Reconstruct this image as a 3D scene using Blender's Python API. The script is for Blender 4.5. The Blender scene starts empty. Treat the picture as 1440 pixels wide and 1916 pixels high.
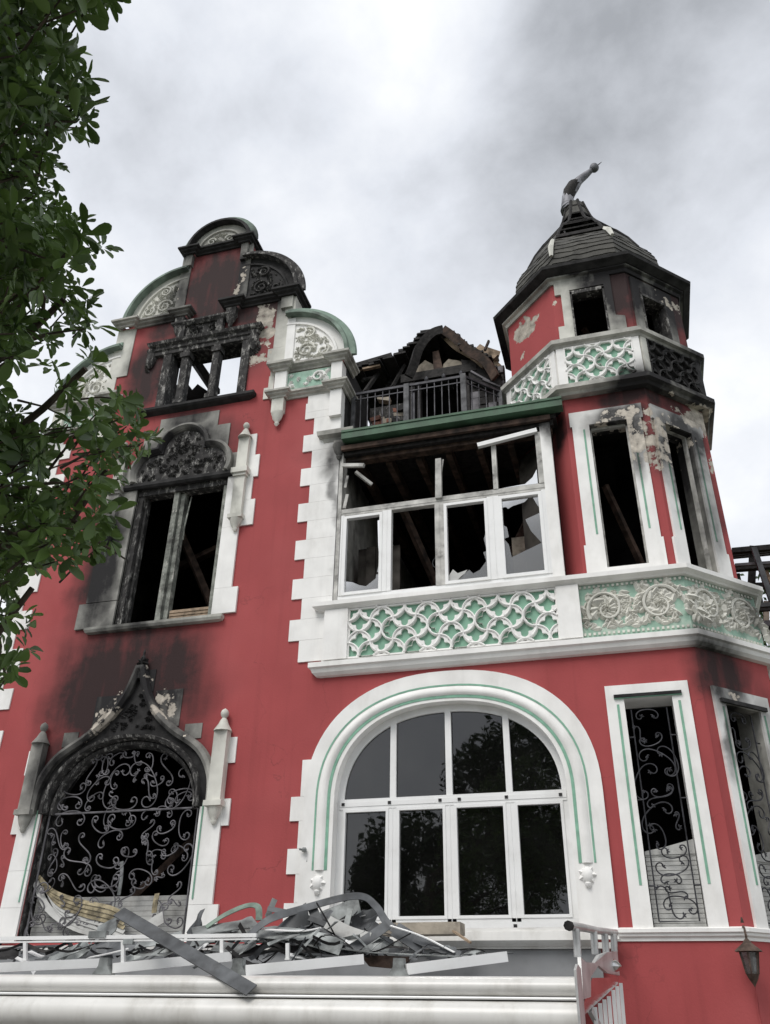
import bpy, bmesh, math, random
from math import radians, sin, cos, pi, sqrt, atan2, hypot
from mathutils import Vector, noise as mnoise
from mathutils.geometry import tessellate_polygon
random.seed(7)
R = random.Random(11)
SC = bpy.context.scene
COL = SC.collection

# ------------------------------------------------------------------ camera
FPX, YAW, PITCH, ROLL = 1613.49, radians(-16.288), radians(30.446), radians(.938)
CX, CY, CZ = 0.0, -11.0, 1.6
fwd = Vector((sin(YAW)*cos(PITCH), cos(YAW)*cos(PITCH), sin(PITCH)))
rt0 = Vector((cos(YAW), -sin(YAW), 0)); up0 = rt0.cross(fwd)
rt = cos(ROLL)*rt0 + sin(ROLL)*up0; up = -sin(ROLL)*rt0 + cos(ROLL)*up0
cam_d = bpy.data.cameras.new('camera'); cam = bpy.data.objects.new('camera', cam_d); COL.objects.link(cam)
from mathutils import Matrix
mw = Matrix((rt, up, -fwd)).transposed().to_4x4(); mw.translation = Vector((CX, CY, CZ)); cam.matrix_world = mw
cam_d.sensor_fit = 'VERTICAL'; cam_d.sensor_height = 24.0; cam_d.lens = 24.0*FPX/1916.0
cam_d.clip_start = .05; cam_d.clip_end = 2000
SC.camera = cam

def ray(px, py): return fwd + rt*((px-720)/FPX) - up*((py-958)/FPX)
def at(px, py, Y=0.0):
    d = ray(px, py); t = (Y-CY)/d.y; return Vector((CX, CY, CZ)) + d*t
def proj(p):
    v = Vector(p)-Vector((CX, CY, CZ)); w = v.dot(fwd)
    return 720+FPX*v.dot(rt)/w, 958-FPX*v.dot(up)/w

# ------------------------------------------------------------------ world
W = bpy.data.worlds.new('World'); SC.world = W; W.use_nodes = True
nt = W.node_tree; nt.nodes.clear()
def N(t, typ, **kw):
    n = t.nodes.new(typ)
    for k, v in kw.items(): setattr(n, k, v)
    return n
SUN_EL, SUN_AZ = radians(52), radians(200)      # azimuth from +Y clockwise: behind the camera, a little to the left
out = N(nt, 'ShaderNodeOutputWorld'); bg = N(nt, 'ShaderNodeBackground'); nt.links.new(bg.outputs[0], out.inputs[0])
bg.inputs['Strength'].default_value = .12
sky = N(nt, 'ShaderNodeTexSky', sky_type='NISHITA', sun_disc=False, sun_elevation=SUN_EL, sun_rotation=SUN_AZ)
tc = N(nt, 'ShaderNodeTexCoord')
sep = N(nt, 'ShaderNodeSeparateXYZ'); nt.links.new(tc.outputs['Generated'], sep.inputs[0])
def M(t, op, a, b=None, c=None, clamp=False):
    n = N(t, 'ShaderNodeMath', operation=op); n.use_clamp = clamp
    for i, v in enumerate((a, b, c)):
        if v is None: continue
        if hasattr(v, 'links'): t.links.new(v, n.inputs[i])
        else: n.inputs[i].default_value = v
    return n.outputs[0]
def cloud(scale, rough, det, locv, stretch, dist):
    n = N(nt, 'ShaderNodeTexNoise'); n.inputs['Scale'].default_value = scale; n.inputs['Detail'].default_value = det; n.inputs['Roughness'].default_value = rough; n.inputs['Distortion'].default_value = dist
    mp = N(nt, 'ShaderNodeMapping'); mp.inputs['Location'].default_value = locv; mp.inputs['Scale'].default_value = stretch; mp.inputs['Rotation'].default_value = (.3, .5, .2); nt.links.new(tc.outputs['Generated'], mp.inputs[0]); nt.links.new(mp.outputs[0], n.inputs['Vector']); return n.outputs[0]
big = cloud(2.1, .5, 3, (3.1, 1.7, .4), (1, 1, 1.2), .1); fine = cloud(5.6, .58, 8, (.7, 4.2, 2.2), (1, 1, 1.15), .12)
val = M(nt, 'ADD', M(nt, 'MULTIPLY_ADD', big, 1.15, -.575), M(nt, 'MULTIPLY_ADD', fine, 1.25, -.625))
def lobe(px, py, wdeg, amt):
    global val
    d = ray(px, py).normalized()
    dn = N(nt, 'ShaderNodeVectorMath', operation='DOT_PRODUCT'); nt.links.new(tc.outputs['Generated'], dn.inputs[0]); dn.inputs[1].default_value = d
    mr = N(nt, 'ShaderNodeMapRange', interpolation_type='SMOOTHSTEP'); nt.links.new(dn.outputs['Value'], mr.inputs['Value'])
    mr.inputs['From Min'].default_value = cos(radians(wdeg)); mr.inputs['From Max'].default_value = 1.0
    mr.inputs['To Min'].default_value = 0; mr.inputs['To Max'].default_value = amt
    val = M(nt, 'ADD', val, mr.outputs[0])
for a in ((1340, 90, 19, -.52), (1080, 230, 9, -.13), (1150, 120, 8, -.1), (330, 90, 13, -.2), (200, 300, 9, -.08), (660, 260, 14, .24), (760, 40, 9, .12), (1330, 480, 15, .2), (820, 480, 9, -.13), (440, 330, 9, -.1), (1400, 850, 9, .1)): lobe(*a)
ramp = N(nt, 'ShaderNodeValToRGB'); nt.links.new(M(nt, 'MULTIPLY_ADD', val, .8, .62), ramp.inputs[0])
e = ramp.color_ramp.elements; e[0].position = 0.0; e[0].color = (.33, .345, .37, 1); e[1].position = 1.0; e[1].color = (.93, .94, .955, 1)
m = e.new(.5); m.color = (.655, .68, .73, 1)
gain = N(nt, 'ShaderNodeVectorMath', operation='SCALE'); nt.links.new(ramp.outputs[0], gain.inputs[0]); gain.inputs['Scale'].default_value = 7.5
mx = N(nt, 'ShaderNodeMix', data_type='RGBA'); mx.inputs[0].default_value = .96
nt.links.new(sky.outputs[0], mx.inputs[6]); nt.links.new(gain.outputs[0], mx.inputs[7]); nt.links.new(mx.outputs[2], bg.inputs[0])

sun_d = bpy.data.lights.new('sun', 'SUN'); sun_d.energy = 1.5; sun_d.angle = radians(28); sun_d.color = (1, .97, .93)
sun = bpy.data.objects.new('sun', sun_d); COL.objects.link(sun)
sd = Vector((sin(SUN_AZ)*cos(SUN_EL), cos(SUN_AZ)*cos(SUN_EL), sin(SUN_EL)))
sun.rotation_euler = sd.to_track_quat('Z', 'Y').to_euler()
SC.view_settings.view_transform = 'Standard'; SC.view_settings.look = 'None'
SC.view_settings.exposure = 0.47; SC.view_settings.gamma = 1.0; SC.view_settings.use_curve_mapping = False
SC.cycles.use_denoising = True
SC.cycles.max_bounces = 6; SC.cycles.transparent_max_bounces = 10

# ------------------------------------------------------------------ materials
def fire_group():
    g = bpy.data.node_groups.new('fire_damage', 'ShaderNodeTree')
    for nm in ('Soot', 'Peel', 'Fine'): g.interface.new_socket(nm, in_out='OUTPUT', socket_type='NodeSocketFloat')
    o = N(g, 'NodeGroupOutput'); geo = N(g, 'ShaderNodeNewGeometry')
    ns = N(g, 'ShaderNodeTexNoise'); ns.inputs['Scale'].default_value = .95; ns.inputs['Detail'].default_value = 5; g.links.new(geo.outputs['Position'], ns.inputs['Vector'])
    sb = N(g, 'ShaderNodeVectorMath', operation='SUBTRACT'); g.links.new(ns.outputs['Color'], sb.inputs[0]); sb.inputs[1].default_value = (.5, .5, .5)
    sc_ = N(g, 'ShaderNodeVectorMath', operation='SCALE'); g.links.new(sb.outputs[0], sc_.inputs[0]); sc_.inputs['Scale'].default_value = 1.0
    ad = N(g, 'ShaderNodeVectorMath', operation='ADD'); g.links.new(geo.outputs['Position'], ad.inputs[0]); g.links.new(sc_.outputs[0], ad.inputs[1])
    def field(blobs):
        acc = None
        for (x, z, rx, rz, s, *yy) in blobs:
            y0, ry = yy if yy else (.3, 2.2)
            a = N(g, 'ShaderNodeVectorMath', operation='SUBTRACT'); g.links.new(ad.outputs[0], a.inputs[0]); a.inputs[1].default_value = (x, y0, z)
            b = N(g, 'ShaderNodeVectorMath', operation='DIVIDE'); g.links.new(a.outputs[0], b.inputs[0]); b.inputs[1].default_value = (rx, ry, rz)
            l = N(g, 'ShaderNodeVectorMath', operation='LENGTH'); g.links.new(b.outputs[0], l.inputs[0])
            mr = N(g, 'ShaderNodeMapRange', interpolation_type='SMOOTHSTEP'); g.links.new(l.outputs['Value'], mr.inputs['Value'])
            mr.inputs['From Min'].default_value = 1.22; mr.inputs['From Max'].default_value = .3; mr.inputs['To Min'].default_value = 0; mr.inputs['To Max'].default_value = s
            acc = mr.outputs[0] if acc is None else M(g, 'MAXIMUM', acc, mr.outputs[0])
        return acc
    soot = field([(-7.6, 5.85, 1.25, 1.4, 1.0), (-6.7, 5.9, 1.15, 1.2, .92), (-7.3, 6.5, 1.5, 1.0, .85), (-8.3, 6.3, .5, .9, .6), (-7.0, 4.9, 1.5, .75, .95), (-8.3, 4.8, .45, .9, .8),
        (-8.1, 8.0, .55, 1.6, .92), (-8.4, 7.8, .3, 1.4, .5), (-5.9, 9.5, .12, .9, .5), (-6.95, 10.05, 1.25, .85, 1.0), (-6.9, 9.3, 1.2, .4, .9), (-6.85, 12.4, 1.6, 1.1, 1.0), (-7.95, 12.0, .6, 1.15, .98),
        (-6.75, 13.95, 1.2, 1.6, .97), (-7.5, 14.2, .25, 1.2, .6), (-6.15, 14.2, .2, 1.2, .75), (-6.8, 10.9, .8, .4, .75), (-6.8, 14.9, 1.3, .45, .7), (-5.75, 13.3, .95, .95, .95), (-5.6, 14.1, .85, .85, 1.0), (-6.1, 15.2, .5, .4, .8), (-7.6, 13.2, .7, .45, .8),
        (-2.3, 9.6, 2.3, .42, 1.0), (-4.0, 9.5, .35, .6, .8), (-3.95, 8.6, .14, 1.4, .6), (-.62, 9.5, .22, .5, .9), (-2.6, 8.55, 1.2, .35, .35),
        (.6, 12.3, .85, .8, 1.0), (.85, 11.95, .45, .95, .95), (1.75, 12.2, 1.1, 1.1, 1.0), (1.9, 11.3, .42, .6, .9), (1.55, 10.6, .62, .7, .97), (.5, 12.75, 1.6, .3, .95), (1.8, 10.1, 1.0, .25, .9), (.5, 10.05, .9, .16, .6),
        (.72, 9.95, .9, .45, .95), (.45, 9.52, .7, .3, .9), (.62, 8.9, .22, .8, .8), (1.25, 9.0, .5, 1.3, .98), (.72, 9.2, .3, .6, .9), (1.5, 7.9, .3, 1.0, .6), (1.18, 8.2, .2, .8, .8), (1.75, 6.5, .3, .45, .45),
        (1.2, 5.4, .5, .75, .95), (1.15, 4.7, .14, .6, .7), (1.7, 4.6, .25, .9, .5), (-.35, 2.2, .1, .1, .2)])
    peel = field([(.95, 9.0, .4, .95, .72), (.66, 9.1, .24, .75, .74), (1.6, 9.85, .62, .32, 1.0), (1.75, 8.9, .2, .55, .62), (1.25, 9.3, .5, .18, .55), (-5.6, 12.8, .3, .62, .92), (-5.7, 12.05, .36, .34, .66),
        (-.70, 12.2, .36, .36, .95, .75, .6), (-.95, 11.55, .2, .18, .62, 1.0, .6), (-7.45, 5.4, .4, .5, .76), (-6.45, 5.5, .36, .42, .7), (-6.95, 5.9, .25, .35, .5), (-6.9, 9.85, 1.1, .45, .5), (-6.3, 13.9, .16, .6, .66), (-7.5, 13.9, .1, .5, .5),
        (-6.9, 12.3, 1.2, .55, .47), (-7.0, 4.95, 1.2, .35, .45), (.35, 9.55, .55, .16, .55), (1.65, 12.15, .5, .3, .62), (1.25, 5.2, .3, .12, .6), (-.35, 12.0, .1, .4, .4)])
    nf = N(g, 'ShaderNodeTexNoise'); nf.inputs['Scale'].default_value = 6.5; nf.inputs['Detail'].default_value = 7; nf.inputs['Roughness'].default_value = .62; g.links.new(geo.outputs['Position'], nf.inputs['Vector'])
    s2 = M(g, 'MULTIPLY', soot, M(g, 'MULTIPLY_ADD', nf.outputs[0], .5, .8), clamp=True)
    st = N(g, 'ShaderNodeTexNoise'); st.inputs['Scale'].default_value = 1; st.inputs['Detail'].default_value = 7; mpx = N(g, 'ShaderNodeMapping'); mpx.inputs['Scale'].default_value = (4.5, 4.5, .7); g.links.new(geo.outputs['Position'], mpx.inputs[0]); g.links.new(mpx.outputs[0], st.inputs['Vector'])
    s2 = M(g, 'MULTIPLY', s2, M(g, 'MULTIPLY_ADD', st.outputs[0], .9, .6), clamp=True)
    # peel: threshold on noise that slides with the field
    pr = M(g, 'SUBTRACT', M(g, 'ADD', nf.outputs[0], M(g, 'MULTIPLY', peel, .5)), .80)
    p2 = M(g, 'MULTIPLY', pr, 28, clamp=True)
    p2 = M(g, 'MULTIPLY', p2, M(g, 'GREATER_THAN', peel, .02))
    g.links.new(s2, o.inputs['Soot']); g.links.new(p2, o.inputs['Peel']); g.links.new(nf.outputs[0], o.inputs['Fine'])
    return g
FIRE = fire_group()
MATS = {}
def mix(t, f, a, b):
    n = N(t, 'ShaderNodeMix', data_type='RGBA')
    for i, v in ((0, f), (6, a), (7, b)):
        if hasattr(v, 'links'): t.links.new(v, n.inputs[i])
        else: n.inputs[i].default_value = v if i == 0 else (*v, 1)
    return n.outputs[2]
def mat(name, base, rough=.8, metal=0., var=.12, vscale=3., bump=.15, bscale=60., fire=False, plaster=(.52, .47, .40), sootc=(.018, .017, .018), dirt=None, dirt_amt=.5, dirt_scale=1.2, flake=None, streak=0., spec=.3, coat=0.):
    m = bpy.data.materials.new(name); m.use_nodes = True; t = m.node_tree; b = t.nodes['Principled BSDF']
    geo = N(t, 'ShaderNodeNewGeometry'); pos = geo.outputs['Position']
    n = N(t, 'ShaderNodeTexNoise'); n.inputs['Scale'].default_value = vscale; n.inputs['Detail'].default_value = 6; t.links.new(pos, n.inputs['Vector'])
    d = tuple(max(0, c*(1-var*2.2)) for c in base); l = tuple(min(1, c*(1+var*1.2)) for c in base)
    mr = N(t, 'ShaderNodeMapRange'); t.links.new(n.outputs[0], mr.inputs['Value']); mr.inputs['From Min'].default_value = .3; mr.inputs['From Max'].default_value = .7
    c = mix(t, mr.outputs[0], d, l)
    if dirt:
        n2 = N(t, 'ShaderNodeTexNoise'); n2.inputs['Scale'].default_value = dirt_scale; n2.inputs['Detail'].default_value = 9; n2.inputs['Roughness'].default_value = .65
        mp = N(t, 'ShaderNodeMapping'); mp.inputs['Scale'].default_value = (1, 1, .45 if streak else 1); t.links.new(pos, mp.inputs[0]); t.links.new(mp.outputs[0], n2.inputs['Vector'])
        mr2 = N(t, 'ShaderNodeMapRange', interpolation_type='SMOOTHSTEP'); t.links.new(n2.outputs[0], mr2.inputs['Value']); mr2.inputs['From Min'].default_value = .46; mr2.inputs['From Max'].default_value = .74; mr2.inputs['To Max'].default_value = dirt_amt
        c = mix(t, mr2.outputs[0], c, dirt)
    if streak:
        n3 = N(t, 'ShaderNodeTexNoise'); n3.inputs['Scale'].default_value = 1.0; n3.inputs['Detail'].default_value = 6
        mp3 = N(t, 'ShaderNodeMapping'); mp3.inputs['Scale'].default_value = (9, 9, .35); t.links.new(pos, mp3.inputs[0]); t.links.new(mp3.outputs[0], n3.inputs['Vector'])
        mr3 = N(t, 'ShaderNodeMapRange', interpolation_type='SMOOTHSTEP'); t.links.new(n3.outputs[0], mr3.inputs['Value']); mr3.inputs['From Min'].default_value = .5; mr3.inputs['From Max'].default_value = .8; mr3.inputs['To Max'].default_value = streak
        c = mix(t, mr3.outputs[0], c, tuple(x*.45 for x in base))
    if name == 'red_stucco':
        nw = N(t, 'ShaderNodeTexNoise'); nw.inputs['Scale'].default_value = 2.2; nw.inputs['Detail'].default_value = 5; t.links.new(pos, nw.inputs['Vector'])
        va = N(t, 'ShaderNodeVectorMath', operation='MULTIPLY_ADD'); t.links.new(nw.outputs['Color'], va.inputs[0]); va.inputs[1].default_value = (.9, .9, .9); t.links.new(pos, va.inputs[2])
        vo = N(t, 'ShaderNodeTexVoronoi', feature='DISTANCE_TO_EDGE'); vo.inputs['Scale'].default_value = .55; t.links.new(va.outputs[0], vo.inputs['Vector'])
        ck = M(t, 'MULTIPLY', M(t, 'LESS_THAN', vo.outputs['Distance'], .0035), M(t, 'MULTIPLY', M(t, 'SUBTRACT', nw.outputs[0], .42), 5, clamp=True))
        c = mix(t, M(t, 'MULTIPLY', ck, .45), c, (.16, .04, .04))
        nb_ = N(t, 'ShaderNodeTexNoise'); nb_.inputs['Scale'].default_value = .38; nb_.inputs['Detail'].default_value = 3; t.links.new(pos, nb_.inputs['Vector'])
        mb_ = N(t, 'ShaderNodeMapRange', interpolation_type='SMOOTHSTEP'); t.links.new(nb_.outputs[0], mb_.inputs['Value']); mb_.inputs['From Min'].default_value = .5; mb_.inputs['From Max'].default_value = .62; mb_.inputs['To Max'].default_value = .5
        c = mix(t, mb_.outputs[0], c, (.40, .09, .09))
    if flake:
        col, thr = flake
        nf = N(t, 'ShaderNodeTexNoise'); nf.inputs['Scale'].default_value = 8; nf.inputs['Detail'].default_value = 9; nf.inputs['Roughness'].default_value = .78; mpf = N(t, 'ShaderNodeMapping'); mpf.inputs['Scale'].default_value = (1.5, 1.5, .6); t.links.new(pos, mpf.inputs[0]); t.links.new(mpf.outputs[0], nf.inputs['Vector'])
        f = M(t, 'MULTIPLY', M(t, 'SUBTRACT', nf.outputs[0], thr), 9, clamp=True)
        c = mix(t, f, c, col)
    if fire:
        g = N(t, 'ShaderNodeGroup'); g.node_tree = FIRE
        c = mix(t, g.outputs['Soot'], c, sootc)
        pl = mix(t, M(t, 'MULTIPLY_ADD', g.outputs['Fine'], 3.2, -1.3, clamp=True), tuple(x*.45 for x in plaster), tuple(min(1, x*1.15) for x in plaster))
        c = mix(t, g.outputs['Peel'], c, pl)
    t.links.new(c, b.inputs['Base Color'])
    b.inputs['Roughness'].default_value = rough; b.inputs['Metallic'].default_value = metal; b.inputs['Specular IOR Level'].default_value = spec
    if coat: b.inputs['Coat Weight'].default_value = coat
    if bump:
        nb = N(t, 'ShaderNodeTexNoise'); nb.inputs['Scale'].default_value = bscale; nb.inputs['Detail'].default_value = 4; t.links.new(pos, nb.inputs['Vector'])
        h = nb.outputs[0]
        if fire:
            h = M(t, 'SUBTRACT', M(t, 'MULTIPLY', h, .4), M(t, 'MULTIPLY', g.outputs['Peel'], .8))
        bp = N(t, 'ShaderNodeBump'); bp.inputs['Strength'].default_value = bump; bp.inputs['Distance'].default_value = .01; t.links.new(h, bp.inputs['Height']); t.links.new(bp.outputs[0], b.inputs['Normal'])
    MATS[name] = m; return m
RED = mat('red_stucco', (.365, .070, .071), sootc=(.030, .015, .015), var=.05, vscale=1.1, fire=True, bump=.45, bscale=38, streak=.2, dirt=(.27, .048, .048), dirt_amt=.55, dirt_scale=.8)
WHITE = mat('white_trim_paint', (.84, .83, .805), sootc=(.035, .034, .033), rough=.6, var=.04, fire=True, bump=.15, dirt=(.50, .48, .44), dirt_amt=.38, dirt_scale=2.0, streak=.12)
STONE = mat('weathered_stone_trim', (.47, .46, .42), rough=.85, var=.15, vscale=5, fire=True, bump=.4, bscale=30, dirt=(.16, .155, .14), dirt_amt=.75, dirt_scale=3, streak=.2)
GREYG = mat('weathered_green_grey_trim', (.20, .26, .215), rough=.8, var=.2, vscale=5, fire=True, bump=.4, bscale=30, dirt=(.07, .08, .07), dirt_amt=.85, dirt_scale=3, streak=.2)
WSTONE = mat('aged_white_stone', (.66, .65, .59), rough=.8, var=.08, vscale=4, fire=True, bump=.3, bscale=30, dirt=(.30, .30, .26), dirt_amt=.7, dirt_scale=2.6, streak=.15)
PGREEN = mat('pale_green_trim', (.21, .29, .235), rough=.75, var=.12, vscale=5, fire=True, bump=.3, bscale=30, dirt=(.22, .27, .22), dirt_amt=.6, dirt_scale=3)
PANELG = mat('green_panel_paint', (.23, .42, .31), rough=.7, var=.08, fire=True, bump=.15)
PPANEL = mat('faded_green_panel', (.33, .50, .40), rough=.75, var=.15, vscale=6, fire=True, bump=.3, dirt=(.50, .53, .47), dirt_amt=.8, dirt_scale=3)
DECKM = mat('grey_coated_metal', (.27, .275, .28), rough=.4, metal=.1, var=.06, bump=.03, dirt=(.16, .16, .16), dirt_amt=.5, dirt_scale=2)
PSTEEL = mat('pale_steel', (.52, .52, .51), rough=.35, metal=.35, var=.1, vscale=5, bump=.05, dirt=(.25, .25, .24), dirt_amt=.5, dirt_scale=4)
GWOOD = mat('peeling_grey_wood', (.26, .27, .24), rough=.85, var=.3, vscale=7, bump=.7, bscale=30, dirt=(.045, .043, .04), dirt_amt=.95, dirt_scale=4, flake=((.55, .53, .48), .56))
STRIPE = mat('green_line_paint', (.22, .42, .31), rough=.7, var=.1, vscale=8, fire=True, bump=0)
BEAMG = mat('green_gutter_paint', (.055, .115, .068), rough=.55, var=.15, vscale=4, bump=.2, dirt=(.05, .07, .05), dirt_amt=.7, dirt_scale=3, streak=.2)
CHAR = mat('charred_stone', (.045, .043, .042), rough=.9, var=.3, vscale=8, bump=.8, bscale=25, flake=((.34, .33, .31), .525))
CHARD = mat('sooty_black_stone', (.028, .027, .027), rough=.85, var=.3, vscale=6, bump=.5, bscale=25, flake=((.25, .24, .22), .68))
CWOOD = mat('charred_wood', (.022, .02, .019), rough=.75, var=.35, vscale=14, bump=1.0, bscale=22, flake=((.13, .125, .12), .62))
CWOOD2 = mat('scorched_brown_wood', (.085, .055, .042), rough=.8, var=.35, vscale=8, bump=.6, bscale=30, dirt=(.02, .018, .016), dirt_amt=.95, dirt_scale=3)
TANW = mat('bare_tan_wood', (.36, .27, .19), rough=.8, var=.2, vscale=10, bump=.4, bscale=40, dirt=(.08, .06, .045), dirt_amt=.8, dirt_scale=4)
BLACK = mat('burnt_interior', (.022, .021, .021), rough=.95, var=.3, vscale=2, bump=.4, bscale=8, spec=.05)
INTG = mat('sooty_interior_plaster', (.10, .09, .08), rough=.95, var=.4, vscale=2, bump=.4, bscale=10, dirt=(.012, .012, .012), dirt_amt=.9, dirt_scale=1.5, spec=.1)
PLAST = mat('exposed_plaster', (.42, .37, .30), rough=.9, var=.15, vscale=5, bump=.4, bscale=20, dirt=(.06, .05, .045), dirt_amt=.9, dirt_scale=3)
BRICK = mat('bare_brick_rubble', (.27, .12, .085), rough=.9, var=.3, vscale=7, bump=.6, bscale=25, dirt=(.07, .05, .045), dirt_amt=.8, dirt_scale=5)
SLATE = mat('charred_slate', (.075, .072, .062), rough=.7, var=.3, vscale=5, bump=.5, bscale=20, dirt=(.02, .02, .02), dirt_amt=.8, dirt_scale=2.5, flake=((.14, .13, .115), .66))
LEAD = mat('scorched_lead', (.24, .24, .26), rough=.6, metal=.4, var=.35, vscale=4, bump=.3, bscale=18, dirt=(.025, .025, .03), dirt_amt=.95, dirt_scale=2.4)
STEELP = mat('scorched_grey_post', (.12, .12, .125), rough=.7, metal=.2, var=.3, vscale=7, bump=.3)
IRON = mat('dark_wrought_iron', (.055, .055, .062), rough=.55, metal=.4, var=.25, vscale=10, bump=.1)
IRONG = mat('ash_grey_wrought_iron', (.15, .145, .155), rough=.65, metal=.3, var=.3, vscale=6, bump=.1)
ALU = mat('white_coated_aluminium', (.80, .80, .79), rough=.35, var=.02, bump=0, dirt=(.5, .49, .46), dirt_amt=.3, dirt_scale=2.5, spec=.5)
ALUD = mat('sooty_white_aluminium', (.50, .49, .46), rough=.5, var=.2, vscale=5, bump=.15, dirt=(.035, .033, .03), dirt_amt=.97, dirt_scale=2.8)
AWN = mat('cream_coated_metal', (.66, .65, .62), rough=.32, var=.03, bump=.03, bscale=5, dirt=(.36, .34, .30), dirt_amt=.6, dirt_scale=2.4, streak=.16, spec=.5)
GALV = mat('grey_sheet_metal', (.10, .105, .11), rough=.55, metal=.35, var=.25, vscale=5, bump=.15, bscale=14, dirt=(.05, .05, .05), dirt_amt=.85, dirt_scale=3)
GALVL = mat('pale_sheet_metal', (.26, .275, .27), rough=.5, metal=.25, var=.3, vscale=5, bump=.2, bscale=14, dirt=(.05, .05, .05), dirt_amt=.85, dirt_scale=4)
CHROME = mat('polished_metal', (.62, .62, .61), rough=.16, metal=1., var=.1, vscale=4, bump=.02)
BLIND = mat('dirty_roller_shutter', (.50, .50, .48), rough=.6, var=.1, vscale=4, bump=.1, dirt=(.12, .11, .10), dirt_amt=.7, dirt_scale=2)
MELT = mat('scorched_foam_slats', (.33, .28, .18), rough=.8, var=.3, vscale=9, bump=.5, bscale=20, dirt=(.03, .025, .02), dirt_amt=.95, dirt_scale=4)
BARK = mat('brown_bark', (.07, .055, .04), rough=.9, var=.3, vscale=12, bump=.6, bscale=30)
GROUND = mat('worn_asphalt', (.06, .06, .058), rough=.9, var=.2, vscale=2, bump=.5, bscale=30, dirt=(.11, .105, .095), dirt_amt=.6, dirt_scale=.8)
PAVE = mat('concrete_paving', (.26, .25, .235), rough=.85, var=.12, vscale=2, bump=.3, bscale=25, dirt=(.15, .14, .13), dirt_amt=.6, dirt_scale=1.4)
GRASS = mat('lawn_green', (.05, .085, .025), rough=.9, var=.3, vscale=3, bump=.8, bscale=40)
LANT = mat('rusty_lantern_metal', (.10, .07, .055), rough=.7, metal=.3, var=.3, vscale=14, bump=.3)
def leafmat(name, a, b, spec=.5):
    m = bpy.data.materials.new(name); m.use_nodes = True; t = m.node_tree; p = t.nodes['Principled BSDF']
    oi = N(t, 'ShaderNodeObjectInfo'); geo = N(t, 'ShaderNodeNewGeometry'); n = N(t, 'ShaderNodeTexNoise'); n.inputs['Scale'].default_value = 2.3; n.inputs['Detail'].default_value = 3; t.links.new(geo.outputs['Position'], n.inputs['Vector'])
    rp = M(t, 'ADD', M(t, 'MULTIPLY', geo.outputs['Random Per Island'], .6), M(t, 'MULTIPLY', M(t, 'SUBTRACT', n.outputs[0], .3), 1.0), clamp=True)
    c = mix(t, M(t, 'ADD', rp, M(t, 'MULTIPLY', oi.outputs['Random'], .35), clamp=True), a, b)
    t.links.new(c, p.inputs['Base Color']); p.inputs['Roughness'].default_value = .42; p.inputs['Specular IOR Level'].default_value = spec
    tr = N(t, 'ShaderNodeBsdfTranslucent'); t.links.new(c, tr.inputs[0]); ms = N(t, 'ShaderNodeMixShader'); ms.inputs[0].default_value = .25
    o = t.nodes['Material Output']; t.links.new(p.outputs[0], ms.inputs[1]); t.links.new(tr.outputs[0], ms.inputs[2]); t.links.new(ms.outputs[0], o.inputs[0])
    MATS[name] = m; return m
LEAF = leafmat('glossy_leaf', (.022, .045, .014), (.125, .21, .045), .4)
LEAFF = leafmat('distant_leaf', (.02, .035, .015), (.05, .08, .03), .2)
def glassmat(name, tint, r0, dirt):
    m = bpy.data.materials.new(name); m.use_nodes = True; t = m.node_tree; t.nodes.remove(t.nodes['Principled BSDF']); o = t.nodes['Material Output']
    fr = N(t, 'ShaderNodeFresnel'); fr.inputs[0].default_value = r0
    tr = N(t, 'ShaderNodeBsdfTransparent'); tr.inputs[0].default_value = (*tint, 1); gl = N(t, 'ShaderNodeBsdfGlossy'); gl.inputs['Roughness'].default_value = .015; gl.inputs[0].default_value = (1, 1, 1, 1)
    nb = N(t, 'ShaderNodeTexNoise'); nb.inputs['Scale'].default_value = 1.1; bp = N(t, 'ShaderNodeBump'); bp.inputs['Strength'].default_value = .12; bp.inputs['Distance'].default_value = .02; t.links.new(nb.outputs[0], bp.inputs['Height']); t.links.new(bp.outputs[0], gl.inputs['Normal'])
    ms = N(t, 'ShaderNodeMixShader'); t.links.new(fr.outputs[0], ms.inputs[0]); t.links.new(tr.outputs[0], ms.inputs[1]); t.links.new(gl.outputs[0], ms.inputs[2])
    df = N(t, 'ShaderNodeBsdfDiffuse'); df.inputs[0].default_value = (.25, .25, .24, 1); m2 = N(t, 'ShaderNodeMixShader')
    geo = N(t, 'ShaderNodeNewGeometry'); n = N(t, 'ShaderNodeTexNoise'); n.inputs['Scale'].default_value = 2.; n.inputs['Detail'].default_value = 6; t.links.new(geo.outputs['Position'], n.inputs['Vector'])
    t.links.new(M(t, 'MULTIPLY', n.outputs[0], dirt), m2.inputs[0]); t.links.new(ms.outputs[0], m2.inputs[1]); t.links.new(df.outputs[0], m2.inputs[2]); t.links.new(m2.outputs[0], o.inputs[0])
    MATS[name] = m; return m
GLASS = glassmat('window_glass', (.2, .2, .2), 1.72, .03)
DGLASS = glassmat('dirty_glass', (.45, .45, .45), 1.9, .5)

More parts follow.
